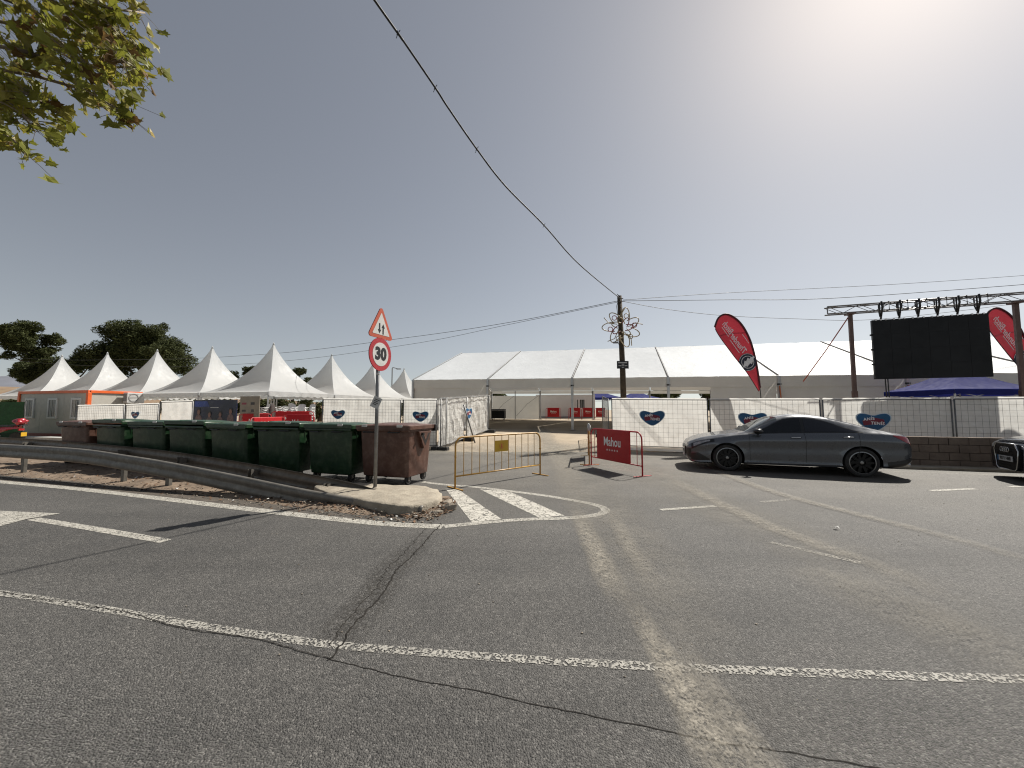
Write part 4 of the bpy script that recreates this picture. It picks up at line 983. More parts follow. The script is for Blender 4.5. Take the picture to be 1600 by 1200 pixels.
for sx in (-1, 1):
    for sy in (-1, 1): MB().lathe([(.07, -.02), (.07, .02)], 12, frame((sx*.5, sy*.28, .075), (0, 1, 0), (0, 0, 1))).obj('wheel', M_['rubber'], root)

# ------------------------------------------------------------------ blue gazebos
def gazebo(label, x0, y0, w, d, eave, top, rz=0):
    z0 = hgt(x0, y0); root = thing('gazebo', label, 'gazebo', (x0, y0, z0), rz, 'blue pop-up gazebos'); E, T = eave - z0, top - z0
    cn = MB()
    for nx, ny in ((0, -1), (1, 0), (0, 1), (-1, 0)):
        tx, ty = -ny, nx
        def fn(u, v, nx=nx, ny=ny, tx=tx, ty=ty):
            k = 2*u - 1; r = 1 - v; return Vector(((nx*r + tx*k*r) * w/2, (ny*r + ty*k*r) * d/2, E + (T - E) * v ** 1.12 - .04 * math.sin(math.pi*v) + .012*noise.noise((u*6, v*5, nx))))
        cn.grid(fn, 10, 10)
        MB().grid(lambda u, v, nx=nx, ny=ny, tx=tx, ty=ty: Vector(((nx*1.006 + tx*(2*u-1)) * w/2, (ny*1.006 + ty*(2*u-1)) * d/2, E + .01 - (.17 + .05*math.sin(u*math.pi)) * v)), 16, 2).obj('valance', M_['blue_cloth'], root, smooth=True)
    cn.obj('canopy', M_['blue_cloth'], root, auto=40)
    for sx in (-1, 1):
        for sy in (-1, 1): MB().box((sx*(w/2 - .04), sy*(d/2 - .04), E/2), (.04, .04, E)).obj('leg', M_['white_metal'], root)
    for sy in (-1, 1):
        for q in range(2):
            xa, xb = -w/2 + .04 + q*w/2, -.02 + q*w/2 + (.0 if q == 0 else -.02)
            MB().tube([(xa, sy*(d/2-.04), E - .08), (xb, sy*(d/2-.04), E - .42)] if q == 0 else [(xa, sy*(d/2-.04), E - .42), (xb, sy*(d/2-.04), E - .08)], .014, 5).obj('scissor_bar', M_['white_metal'], root)
            MB().tube([(xa, sy*(d/2-.04), E - .42), (xb, sy*(d/2-.04), E - .08)] if q == 0 else [(xa, sy*(d/2-.04), E - .08), (xb, sy*(d/2-.04), E - .42)], .014, 5).obj('scissor_bar', M_['white_metal'], root)
gazebo('blue gazebo close behind the dark screen', 17.3, 14.9, 3.2, 2.6, 2.28, 3.15)
gazebo('blue gazebo seen through the marquee left of the wooden pole', 10.6, 46.0, 4.6, 3, 2.95, 3.75)
gazebo('blue gazebo seen through the marquee right of the wooden pole', 14.6, 45.0, 4.6, 3, 2.85, 3.7)

# ------------------------------------------------------------------ screen gantry
ga, gb = Vector((12.95, 14.5, 0)), Vector((17.25, 12.95, 0)); gd = (gb - ga).normalized(); GL = (gb - ga).length; gaz = math.atan2(gd.y, gd.x)
GZ = 5.38
root = thing('screen_gantry', 'lattice truss on two steel posts carrying the black screen', 'gantry', (ga.x, ga.y, 0), gaz)
gh = [hgt(ga.x, ga.y), hgt(gb.x, gb.y)]
for x, h0 in ((0, gh[0]), (GL, gh[1])):
    MB().box((x, 0, (GZ - .2 + h0)/2), (.12, .12, GZ - .2 - h0)).obj('post', M_['gantry'], root, bevel=.01)
    MB().box((x, 0, h0 + 1.95), (.15, .15, .5)).obj('post_sleeve', M_['gantry'], root, bevel=.01)
    MB().box((x, 0, h0 + .015), (1.2, 1.2, .03)).obj('base_plate', M_['gantry'], root, bevel=.01)
    MB().box((x, 0, GZ - .18), (.26, .34, .06)).obj('post_head', M_['gantry'], root, bevel=.01)
x0, x1 = -.75, GL + 1.6
for y, z in ((-.13, -.14), (.13, -.14), (-.13, .14), (.13, .14)): MB().tube([(x0, y, GZ + z), (x1, y, GZ + z)], .025, 8).obj('chord', M_['truss'], root, smooth=True)
n = 14
for i in range(n):
    xa, xb = lerp(x0, x1, i/n), lerp(x0, x1, (i+1)/n); s = 1 if i % 2 else -1
    for y in (-.13, .13): MB().tube([(xa, y, GZ - .14*s), (xb, y, GZ + .14*s)], .011, 5).obj('lattice_bar', M_['truss'], root)
    MB().tube([(xa, -.13*s, GZ + .14), (xb, .13*s, GZ + .14)], .011, 5).obj('lattice_bar', M_['truss'], root)
MB().tube([(x0, -.13, GZ - .14), (x0, -.13, GZ + .14)], .02, 6).obj('end_bar', M_['truss'], root)
SW, SH, sx = 3.22, 2.22, .62
scr = thing('led_screen', 'large switched-off black screen hanging from the truss', 'screen', (ga.x + gd.x*sx, ga.y + gd.y*sx, 2.68), gaz)
MB().box((SW/2, 0, SH/2), (SW, .12, SH)).obj('screen_body', M_['screen'], scr, bevel=.012)
f = MB()
for i in range(6):
    for j in range(4):
        MB().box((SW*(i+.5)/6, -.062, SH*(j+.5)/4), (SW/6 - .006, .012, SH/4 - .006)).obj('module', M_['screen'], scr)
for i in range(6):
    for q in (-.15, 0, .15): MB().box((SW*(i+.5)/6 + q, -.05, SH - .005), (.045, .05, .05)).obj('clamp', M_['print_white'], scr)
    x = SW*(i+.5)/6; hz_ = GZ - 2.68
    MB().tube([(x - .05, -.15, hz_ + .15), (x - .06, -.16, hz_ - .16), (x, -.02, SH + .12), (x + .06, .16, hz_ - .16), (x + .05, .15, hz_ + .15)], .022, 6).obj('sling', M_['black_plastic'], scr, smooth=True)
    MB().tube([(x, -.17, hz_ + .19), (x + .02, -.17, hz_ - .05), (x + .02, -.02, SH + .03)], .03, 6).obj('hoist_strap', M_['black_plastic'], scr, smooth=True)
    MB().tube([(x + .22, -.17, hz_ + .17), (x + .22, -.17, hz_ - .15), (x + .22, .17, hz_ - .15), (x + .22, .17, hz_ + .17)], .018, 6, closed=True).obj('safety_loop', M_['black_plastic'], scr, smooth=True)
for j in range(3): MB().box((-.02, 0, SH*(j+1)/4), (.05, .1, .06)).obj('side_clamp', M_['black_plastic'], scr)
a = Vector((ga.x, ga.y, GZ - .2)); b = at(1255, 596, 15.9)
tag(MB().tube([a, a.lerp(b, .5) + Vector((0, 0, -.05)), b], .02, 5).obj('ratchet_strap', M_['sign_orange'], None, smooth=True), 'faded red guy strap running from the gantry to the marquee', 'strap')
for px in (1386, 1390):
    p = at(px, 610, 14.2); tag(MB().tube([(p.x, p.y, hgt(p.x, p.y)), (p.x - .04, p.y, 2.7)], .02, 5).obj('signal_cable', M_['cable'], None), 'dark cable hanging from the screen\'s lower left corner' if px == 1386 else 'second dark cable beside the first below the screen', 'cable')
for px, l in ((1216, 'red-orange ratchet strap on the marquee leg behind the beach flag'), (1416, 'orange ratchet strap on the marquee leg below the screen')):
    t = (px - 800) / F; i = 4 if px < 1300 else 5; p = tp(i, -.12, 0)
    tag(MB().tube([tp(i, -.10, EZ(i) - .5), tp(i, -.5, hgt(p.x, p.y) + .02)], .028, 5).obj('leg_strap', M_['orange'], None), l, 'strap')

# ------------------------------------------------------------------ teardrop flags
def flag(label, base, k=1.0, lean=0.0, rz=0.0):
    z0 = hgt(base[0], base[1]); root = thing('beach_flag', label, 'flag', (base[0], base[1], z0), rz, 'teardrop beach flags')
    # mast bends over to the left; outline given in metres, x left negative
    mast = [(0, 0), (0, 1.2), (-.01, 2.2), (-.13, 3.36), (-.35, 4.3), (-.72, 4.98), (-1.2, 5.30), (-1.55, 5.16), (-1.72, 4.78)]
    left = [(-1.72, 4.78), (-1.66, 4.6), (-1.45, 4.25), (-.98, 3.58), (-.54, 2.99), (-.07, 2.2)]
    sm = lambda P, m: [tuple(.5*((2*P[i][c]) + (P[min(i+1, len(P)-1)][c]-P[max(i-1, 0)][c])*t + (2*P[max(i-1, 0)][c]-5*P[i][c]+4*P[min(i+1, len(P)-1)][c]-P[min(i+2, len(P)-1)][c])*t*t + (3*P[i][c]-P[max(i-1, 0)][c]-3*P[min(i+1, len(P)-1)][c]+P[min(i+2, len(P)-1)][c])*t**3) for c in (0, 1)) for i in range(len(P)-1) for t in [q/m for q in range(m)]] + [P[-1]]
    ms = sm(mast, 6); MB().tube([(x*k, 0, z*k) for x, z in ms], [max(.008, .022*(1 - i/len(ms))) for i in range(len(ms))], 8).obj('mast', M_['trim'], root, smooth=True)
    MB().box((0, 0, .03), (.6, .08, .05)).obj('foot', M_['black_plastic'], root); MB().box((0, 0, .031), (.08, .6, .05)).obj('foot', M_['black_plastic'], root)
    R_ = [p for p in sm(mast, 8) if p[1] > 2.2]; Lf = sm(left, 8)
    m = 40
    def rs(P):
        ln = [0]
        for a, b in zip(P, P[1:]): ln.append(ln[-1] + math.dist(a, b))
        out = []
        for q in range(m + 1):
            s = ln[-1]*q/m; i = max(j for j in range(len(ln)) if ln[j] <= s + 1e-9); i = min(i, len(P)-2)
            t = (s - ln[i]) / max(1e-6, ln[i+1]-ln[i]); out.append((lerp(P[i][0], P[i+1][0], t), lerp(P[i][1], P[i+1][1], t)))
        return out
    RR, LL = rs(R_), rs(list(reversed(Lf)))
    wave = lambda x, z: .03 * math.sin(z * 2.3 + x * 2) + .02 * noise.noise((x * 2, z * 2, 0))
    def fn(u, v):
        i = round(u * m); x = lerp(RR[i][0], LL[i][0], v)*k; z = lerp(RR[i][1], LL[i][1], v)*k; return Vector((x, wave(x, z) * math.sin(math.pi * v), z))
    c = MB().grid(fn, m, 12).obj('cloth', M_['flag_red'], root, smooth=True)
    hem = MB(); hem.tube([(x*k, -.004, z*k) for x, z in RR], .035, 6); hem.tube([(x*k, 0, z*k) for x, z in LL[:-1]], .015, 5); hem.obj('hem', M_['flag_hem'], root, smooth=True)
    d = Vector((-.573, 0, .82)).normalized(); up = Vector((.82, 0, .573)).normalized()      # print seen from behind: mirrored
    def place(key, cx, cz, s, name, mt):
        vs, fs = TX[key]; mb = MB()
        mb.add([Vector((cx*k, 0, cz*k)) + d * (x*s*k) + up * (y*s*k) for x, y in vs], [tuple(reversed(q)) for q in fs])
        for v in mb.v: v.y = wave(v.x, v.z) - .04
        mb.obj(name, mt, c)
    place('flag1', -.80, 4.10, .66, 'lettering', M_['flag_print']); place('flag2', -1.20, 4.72, .66, 'lettering', M_['flag_print'])
    ln = MB()
    for (a, b) in (((-.80, 3.72), (-1.16, 4.25)), ((-1.20, 4.38), (-1.46, 4.76)), ((-.42, 4.12), (-.66, 4.48))):
        A, B = Vector((a[0]*k, -.045, a[1]*k)), Vector((b[0]*k, -.045, b[1]*k)); ln.tube([A, B], .012, 4)
    ln.obj('underline', M_['flag_print'], c)
    S = frame((-.49*k, -.045, 3.36*k), (1, 0, 0), (0, 0, 1)); r = .35*k
    cl = lambda P: [(max(-.36*k + .62*(y - .0)*0 - .0 if False else x, -.52*k), y) for x, y in P]
    e = MB().prism([(max(min(x, .33*k), -.36*k - .68*y), y) for x, y in disc(r, 36)], S, .003).obj('badge', M_['flag_navy'], c)
    ring = MB()
    for q in range(36):
        a0, a1 = 2*math.pi*q/36, 2*math.pi*(q+1)/36
        P = [(rr*math.cos(a), rr*math.sin(a)) for rr, a in ((.93*r, a0), (.93*r, a1), (.97*r, a1), (.97*r, a0))]
        if max(p[0] for p in P) < .31*k and all(p[0] > -.33*k - .68*p[1] for p in P): ring.prism(P, off(S, z=.004), .001)
        P = [(rr*math.cos(a), rr*math.sin(a)) for rr, a in ((.66*r, a0), (.66*r, a1), (.72*r, a1), (.72*r, a0))]
        if max(p[0] for p in P) < .31*k and all(p[0] > -.33*k - .68*p[1] for p in P): ring.prism(P, off(S, z=.004), .001)
    ring.obj('badge_ring', M_['flag_print'], e)
    bolt = [(-.20, -.22), (-.04, -.15), (-.06, -.22), (.10, -.04), (.16, -.09), (.27, .24), (.12, .20), (.08, .13), (.0, .18), (-.06, .03), (-.12, .06)]
    MB().prism([(x*k, y*k) for x, y in bolt], off(S, z=.007), .001).obj('lightning_bolt', M_['flag_print'], e)
    return root
fb = at(1189, 625, 15.0)
flag('red teardrop flag standing left, in front of the marquee roof', (fb.x, fb.y), .99)
flag('red teardrop flag behind the gantry post at the right edge', (19.05, 13.9), .99)

# ------------------------------------------------------------------ wooden pole with ornament and cables
pp = Vector((4.72, 16.4, 0)); pz = hgt(pp.x, pp.y)
root = thing('utility_pole', 'dark wooden pole with cables rising above the entrance fence', 'utility pole', (pp.x, pp.y, pz))
MB().tube([(.06, 0, -.1), (.03, 0, 3), (-.05, 0, 6.48 - pz)], [.135, .12, .095], 14).obj('shaft', M_['wood'], root, smooth=True)
MB().box((.0, -.13, 3.32 - pz*.2), (.50, .02, .33)).obj('name_plate', M_['sign_black'], root, bevel=.005)
q = bpy.data.objects['name_plate']; mb = MB()
for j, ln in enumerate(((-.20, .18), (-.05, .06), (-.19, -.06), (-.08, .07), (.05, .19), (-.05, .05))): mb.box(((ln[0]+ln[1])/2, -.143, 3.41 - pz*.2 - (j if j < 3 else j - 1 if j == 3 else j - 2)*.065), (ln[1]-ln[0], .003, .028 if j else .045))
mb.obj('plate_print', M_['sticker'], q)
for z in (6.22, 6.34): MB().tube([(-.16, -.05, z - pz), (-.08, -.1, z - pz - .02), (.08, -.1, z - pz)], .02, 6).obj('bracket', M_['galv'], root)
MB().tube([(-.1, -.08, 6.3 - pz), (-.22, -.12, 6.0 - pz), (-.18, -.14, 5.6 - pz), (-.08, -.12, 5.3 - pz)], .01, 5).obj('loose_wire', M_['cable'], root)
MB().tube([(-.05, 0, 6.46 - pz), (-.16, -.02, 6.56 - pz)], .015, 5).obj('pole_hook', M_['galv'], root)
root = thing('light_ornament', 'flower-shaped street light ornament of rope lights tied on the pole', 'street decoration', (pp.x - .02, pp.y - .22, 5.05))
def ornpetal(a, L0, L1, w, mat):
    ca, sa = math.cos(a), math.sin(a); P = []
    for k in range(17):
        t = k / 16; s = math.sin(math.pi * t); r = L0 + (L1 - L0) * (s if t < .5 else s ** .8); o = w * math.cos(math.pi * t) + .10 * s
        P.append((ca * r - sa * o, -.02*s, sa * r + ca * o))
    return MB().tube(P, .021, 5).obj('petal', mat, root, smooth=True)
for i in range(7): ornpetal(R(20 + 360/7*i), .30, .78 + .08*(i % 2), .20, M_['rope_light'])
for i in range(7): ornpetal(R(45 + 360/7*i), .14, .46, .13, M_['rope_light'] if i % 3 else M_['rope_pink'])
for i in range(6):
    a = R(60*i + 10); P = [((.52 + .10*math.cos(t))*math.cos(a) - .10*math.sin(t)*math.sin(a), -.03, (.52 + .10*math.cos(t))*math.sin(a) + .10*math.sin(t)*math.cos(a)) for t in [2*math.pi*k/12 for k in range(12)]]
    MB().tube(P, .018, 5, closed=True).obj('ring', M_['rope_pink'] if i in (0, 2, 3) else M_['rope_light'], root, smooth=True)
for i in range(5):
    a = R(72*i + 5); MB().tube([(.25*math.cos(a), -.03, .25*math.sin(a)), (.6*math.cos(a + .25), -.03, .6*math.sin(a + .25)), (.88*math.cos(a + .05), -.02, .88*math.sin(a + .05))], .018, 5).obj('stem', M_['rope_light'], root, smooth=True)
MB().box((-.30, -.02, -.66), (.2, .05, .07)).obj('driver_box', M_['seam'], root)
MB().tube([(-.2, 0, -.6), (-.1, .05, -.85), (.05, .1, -.98)], .012, 5).obj('lead', M_['cable'], root)
def cable(label, pts, r, mat, n=12):
    P = [Vector(p) for p in pts]; Q = []
    for i in range(len(P)-1):
        p0, p1, p2, p3 = P[max(i-1, 0)], P[i], P[i+1], P[min(i+2, len(P)-1)]
        for k in range(n): t = k/n; Q.append(.5*((2*p1) + (p2-p0)*t + (2*p0-5*p1+4*p2-p3)*t*t + (3*p1-p0-3*p2+p3)*t**3))
    Q.append(P[-1]); return tag(MB().tube(Q, r, 6).obj('overhead_cable', mat, None, smooth=True), label, 'cable', 'overhead cables')
ptop = Vector((pp.x - .08, pp.y - .1, 6.36))
c0 = Vector((-1.79, 5.0)); main = [ptop]
for px, py in ((905, 413), (850, 352), (790, 291), (745, 233), (700, 168), (680, 137), (622, 52), (585, 0)):
    x = (px - 800)/F; a, b = ptop.xy, c0; # plan line from the pole to c0
    s = (a.x - x*a.y) / ((a.x - b.x) - x*(a.y - b.y)); Y = lerp(a.y, b.y, s); main.append(at(px, py, Y))
e = main[-1]; dv = (main[-1] - main[-3]).normalized(); main += [e + dv*6 + Vector((0, 0, -.1)), e + dv*13 + Vector((0, 0, .6))]
cable('thick black cable dropping across the sky to the wooden pole', main, .017, M_['cable'])
clips = thing('cable_ties', 'small wire ties gripping the thick overhead cable', 'cable ties')
for i in (2, 4, 6, 7): p = main[i]; MB().tube([p + Vector((-.02, 0, -.03)), p + Vector((.012, 0, .02)), p + Vector((.03, 0, .05))], .006, 5).obj('tie', M_['cable'], clips); MB().tube([p + Vector((0, 0, 0)), p + Vector((-.03, .01, -.07))], .005, 4).obj('tie_end', M_['cable'], clips)
pl = Vector((pp.x - .12, pp.y, 6.26))
cable('upper thin cable sloping from the pole over the pagodas', [pl, at(800, 503, 20), at(640, 527, 23), at(420, 553, 27), at(200, 562, 34), at(0, 556, 45), at(-250, 520, 60)], .012, M_['thin_cable'])
cable('lower thin cable sloping from the pole over the pagodas', [pl - Vector((0, 0, .05)), at(800, 506, 20.5), at(640, 538, 23.5), at(420, 566, 27.5), at(200, 573, 34), at(0, 561, 45), at(-250, 530, 60)], .010, M_['thin_cable'])
pr_ = Vector((pp.x + .1, pp.y, 6.30))
cable('highest thin cable leaving the pole to the right', [pr_, at(1130, 458, 18), at(1400, 444, 19), at(1620, 429, 20), at(1900, 408, 21)], .010, M_['thin_cable'])
cable('middle thin cable leaving the pole to the right', [pr_ - Vector((0, 0, .04)), at(1130, 468.5, 16), at(1300, 466, 15.6), at(1620, 443, 15), at(1900, 420, 14.5)], .011, M_['cable'])
cable('sagging thin cable from the pole towards the gantry', [pr_ - Vector((0, 0, .06)), at(1040, 483, 17), at(1130, 493, 17.5), at(1240, 498, 18), at(1350, 500, 18.4), at(1480, 488, 18.6), at(1620, 470, 19)], .010, M_['thin_cable'])
lp = at(613, 571, 44)
root = thing('street_lamp', 'thin far street lamp rising behind the smallest pagoda', 'street lamp', (lp.x, lp.y, hgt(lp.x, lp.y)))
MB().tube([(0, 0, 0), (0, 0, lp.z - .7)], .06, 8).obj('column', M_['galv_pole'], root); MB().tube([(0, 0, lp.z - .75), (.05, 0, lp.z - .6), (.6, 0, lp.z - .75)], .045, 6).obj('arm', M_['galv_pole'], root); MB().box((.75, 0, lp.z - .78), (.5, .2, .1)).obj('lamp_head', M_['galv_pole'], root)

# ------------------------------------------------------------------ cars
def car(label, loc, rz, paint, P, name='parked_car', front_style='sedan'):
    root = thing(name, label, 'car', loc, rz, None)
    Ln = P['L']; wx = P['wheels']; wr = P['wr']
    cf = lambda key, x: curve(P[key], x)
    TS = [0, .07, .16, .30, .44, .58, .68, .86, .93, 1.0]
    def sec(x, u):
        zt, zb, z0, W, yr = cf('top', x), cf('belt', x), cf('bot', x), cf('W', x), cf('yr', x)
        hb = zb - z0
        K = [(0, W*.80, z0), (.05, W*.92, z0 + .010), (.09, W*.975, z0 + .07*hb), (.13, W*.968, z0 + .13*hb), (.24, W*.978, z0 + .36*hb), (.34, W*.975, z0 + .58*hb), (.42, W*1.0, z0 + .77*hb), (.455, W*.992, z0 + .84*hb), (.51, W*.955, z0 + .95*hb), (.56, W*.925, zb)]
        e = zt - zb; y1 = yr
        K += [(.66, lerp(W*.925, y1, .36), zb + .42*e), (.76, lerp(W*.925, y1, .74), zb + .80*e), (.84, y1*.94, zb + .945*e), (.92, y1*.55, zb + .995*e), (1.0, 0, zt)]
        return Vector((x, curve([(a, b) for a, b, c in K], u), curve([(a, c) for a, b, c in K], u)))
    def nrm(x, u):
        a = sec(min(Ln, x + .01), u) - sec(max(0, x - .01), u); b = sec(x, min(1, u + .01)) - sec(x, max(0, u - .01)); n = a.cross(b)
        if n.length < 1e-9: return Vector((0, 0, 1))
        n.normalize()
        if n.y < 0 and u < .8 or (u >= .8 and n.z < 0): n = -n
        return n
    NX, NU = 130, 44
    xs = [Ln * (.5 - .5 * math.cos(math.pi * i / NX)) * .35 + Ln * i / NX * .65 for i in range(NX + 1)]
    body = MB()
    ar = wr + .045; zc = wr
    for sgn in (1, -1):
        V = [[sec(x, j / NU) for j in range(NU + 1)] for x in xs]
        # wheel arches: pull the vertices around each arch onto its circle and drop what lies inside
        for wxx in wx:
            for i in range(NX + 1):
                for j in range(int(NU * .56)):
                    p = V[i][j]; dx, dz = p.x - wxx, p.z - zc; r = math.hypot(dx, dz)
                    if ar * .90 < r < ar * 1.085 and p.z > cf('bot', p.x) - .01: V[i][j] = Vector((wxx + dx/r*ar, p.y + .008, max(.1, zc + dz/r*ar)))
        b = len(body.v); n1 = NU + 1
        fs = []
        for i in range(NX):
            for j in range(NU):
                q = [V[i][j], V[i+1][j], V[i+1][j+1], V[i][j+1]]; c = sum(q, Vector()) / 4
                if any(math.hypot(c.x - w, c.z - zc) < ar - .004 for w in wx) and j < NU * .56: continue
                f = (i*n1 + j, (i+1)*n1 + j, (i+1)*n1 + j + 1, i*n1 + j + 1); fs.append(f if sgn < 0 else tuple(reversed(f)))
        body.add([Vector((p.x, p.y * sgn, p.z)) for row in V for p in row], fs)
    for x, fl in ((0, 0), (Ln, 1)):                        # close nose and tail
        ring = [sec(x, j / NU) for j in range(NU + 1)]; ring = ring + [Vector((p.x, -p.y, p.z)) for p in reversed(ring[:-1])]
        body.add(ring, [tuple(range(len(ring))) if not fl else tuple(reversed(range(len(ring))))])
    bo = body.obj('body', paint, root, auto=42)
    und = MB(); und.grid(lambda u, v: Vector((lerp(.12, Ln - .12, u), lerp(-.7, .7, v), max(.19, cf('bot', lerp(.12, Ln - .12, u)) + .01))), 12, 4); und.obj('underbody', M_['trim'], root)
    for k, w in enumerate(wx):
        for s in (1, -1):
            wl2 = MB(); A = []
            for q in range(19):
                a = R(-10 + 200*q/18); A.append((w + (ar - .004)*math.cos(a), zc + (ar - .004)*math.sin(a)))
            wl2.add([(x, s*.88, z) for x, z in A] + [(x, s*.52, z) for x, z in A] + [(w, s*.52, zc)], [(i, i+1, 20+i, 19+i) for i in range(18)] + [(19+i, 20+i, 38) for i in range(18)])
            wl2.obj('wheel_arch', M_['trim'], root)
            Wm = frame((w, s * (P['Wmax'] - .135), wr), (1, 0, 0), (0, 0, 1)) if s < 0 else frame((w, s * (P['Wmax'] - .135), wr), (-1, 0, 0), (0, 0, 1))
            ri = wr * .735
            wheel = MB().lathe([(ri, -.10), (wr*.93, -.11), (wr, -.08), (wr, .07), (wr*.96, .10), (wr*.86, .115), (ri, .105)], 40, Wm, cap=False).obj('wheel', M_['rubber'], root, auto=35)
            rm = MB().lathe([(ri*.98, -.06), (ri*.96, .0), (ri*.9, .02)], 40, Wm); rm.lathe([(.10, .02), (.10, .06), (.05, .075)], 16, Wm)
            for q in range(10):
                a = 2*math.pi*q/10; ww = .032; P4 = [(.07*math.cos(a) - ww*math.sin(a), .07*math.sin(a) + ww*math.cos(a)), (.07*math.cos(a) + ww*math.sin(a), .07*math.sin(a) - ww*math.cos(a)),
                    (ri*.97*math.cos(a) + ww*.6*math.sin(a), ri*.97*math.sin(a) - ww*.6*math.cos(a)), (ri*.97*math.cos(a) - ww*.6*math.sin(a), ri*.97*math.sin(a) + ww*.6*math.cos(a))]
                rm.prism(P4, off(Wm, z=.085), .03)
            rm.obj('rim', M_['rim'], wheel, auto=35)
            MB().lathe([(ri*1.0, .10), (ri*1.03, .113), (ri*.955, .116), (ri*.94, .10)], 44, Wm, cap=False).obj('rim_edge', M_['silver'], wheel, auto=60)
            MB().lathe([(.034, .074), (.034, .082), (.0, .084)], 16, Wm, cap=False).obj('hub_cap', M_['silver'], wheel)
    def patch(name, x0, x1, ulo, uhi, mat, parent, nx=24, nu=8, lift=.004, both=True):
        o = None
        for s in ((1, -1) if both else (1,)):
            mb = MB()
            def fn(a, b):
                x = lerp(x0, x1, a); u = lerp(ulo(x) if callable(ulo) else ulo, uhi(x) if callable(uhi) else uhi, b); p = sec(x, u) + nrm(x, u) * lift; return Vector((p.x, p.y * s, p.z))
            mb.grid(fn, nx, nu); 
            if s > 0: mb.f = [tuple(reversed(f)) for f in mb.f]
            o = mb.obj(name, mat, parent, smooth=True)
        return o
    def top_patch(name, x0, x1, uh, mat, nx=14, lift=.004):
        def fn(a, b):
            x = lerp(x0, x1, a); k = 2*b - 1; u = 1 - (1 - (uh(x) if callable(uh) else uh)) * abs(k); p = sec(x, u); n = nrm(x, u); p = p + n * lift; return Vector((p.x, p.y * (1 if k >= 0 else -1), p.z))
        mb = MB().grid(fn, nx, 18); return mb.obj(name, mat, root, smooth=True)
    g = P['glass']
    lo = .585
    def uh_side(x): return lerp(lo, .748, max(0, min(1, min((x - g['a'])/(g['b'] - g['a']), (g['d'] - x)/(g['d'] - g['c']))))**.8) if g['a'] <= x <= g['d'] else lo
    patch('window_surround', g['a'] - .04, g['d'] + .06, .572, lambda x: min(.80, uh_side(max(g['a'], min(g['d'], x))) + .018), M_['trim'], root, 50, 8, .003)
    patch('front_window', g['a'] + .07, g['p'] - .035, lo, uh_side, M_['clear_glass'], root, 26, 8, .007)
    patch('rear_window', g['p'] + .035, g['d'] - .03, lo, uh_side, M_['tint_glass'], root, 26, 8, .007)
    top_patch('windscreen', P['ws'][0], P['ws'][1], .78, M_['tint_glass'] if front_style != 'sedan' else M_['lamp_glass'] if 'lamp_glass' in M_ else M_['tint_glass'])
    top_patch('rear_screen', P['rs'][0], P['rs'][1], .80, M_['tint_glass'])
    def seam(pts, s):
        q = [sec(x, u) + nrm(x, u) * .001 for x, u in pts]; return MB().tube([Vector((p.x, p.y * s, p.z)) for p in q], .0045, 4).obj('door_seam', M_['trim'], root)
    for s in (1, -1):
        seam([(P['door'][0], .08 + .5*t/10) for t in range(11)], s); seam([(P['door'][1] + .02*math.sin(t/10*3), .08 + .5*t/10) for t in range(11)], s)
        seam([(P['door'][2] - .30*(max(0, (5 - t))/5)**1.6, .08 + .5*t/10) for t in range(11)], s)
        seam([(lerp(P['door'][0], P['door'][2] - .3, t/14), .085) for t in range(15)], s)
        for hx in P['handles']:
            q = [sec(hx + d, .475) + nrm(hx + d, .475) * o for d, o in ((-.11, .0), (-.09, .026), (.07, .028), (.10, .0))]
            MB().tube([Vector((p.x, p.y*s, p.z)) for p in q], .013, 6).obj('door_handle', M_['chrome'] if front_style == 'sedan' else paint, root, smooth=True)
        mx = P['mirror']; m0 = sec(mx, .57); mb = MB()
        stone(mb, (mx - .02, s*(m0.y + .13), m0.z + .07), (.10, .085, .065), 1.3, 2); mb.tube([(mx, s*(m0.y - .02), m0.z + .0), (mx, s*(m0.y + .08), m0.z + .04)], .022, 6)
        mb.obj('side_mirror', M_['trim'], root, smooth=True)
    patch('sill_trim', wx[0] + ar + .05, wx[1] - ar - .05, .075, .125, paint, root, 16, 3, .02)
    return root, sec, nrm, patch, top_patch
M_['lamp_glass'] = make_glass('pale windscreen', (.05, .06, .065), .55)
PA = dict(L=4.63, wheels=(.92, 3.65), wr=.335, Wmax=.915,
  top=[(0, .60), (.04, .675), (.15, .745), (.4, .835), (.9, .925), (1.32, .985), (1.45, 1.045), (1.75, 1.215), (2.05, 1.355), (2.4, 1.432), (2.75, 1.43), (3.1, 1.375), (3.5, 1.265), (3.9, 1.135), (4.25, 1.035), (4.5, .985), (4.56, .955), (4.61, .88), (4.63, .78)],
  belt=[(0, .56), (.05, .63), (.3, .745), (.9, .865), (1.32, .925), (1.8, .945), (2.5, .965), (3.2, .99), (3.7, 1.0), (4.1, .985), (4.4, .955), (4.56, .90), (4.63, .74)],
  bot=[(0, .30), (.05, .22), (.15, .17), (.6, .17), (1.4, .185), (3.2, .195), (4.1, .22), (4.45, .27), (4.63, .37)],
  W=[(0, .60), (.05, .70), (.15, .79), (.35, .865), (.7, .905), (1.2, .912), (2.4, .912), (3.5, .918), (4.0, .90), (4.35, .85), (4.54, .775), (4.63, .69)],
  yr=[(0, .42), (.15, .58), (.5, .66), (1.3, .70), (1.6, .66), (2.1, .58), (2.6, .565), (3.2, .56), (3.8, .60), (4.3, .64), (4.56, .62), (4.63, .5)],
  glass=dict(a=1.45, b=2.2, c=2.85, d=3.66, p=2.57), ws=(1.36, 2.08), rs=(3.15, 4.1), door=(1.42, 2.57, 3.62), handles=(2.40, 3.42), mirror=1.62)
hd = Vector((-.94, .342, 0)).normalized()                  # the way the cars face
near_f, near_r = gp(1138, 736), gp(1347, 746)
cen = (near_f + near_r) / 2 + Vector((.342, .94, 0)) * (.915 - .06)
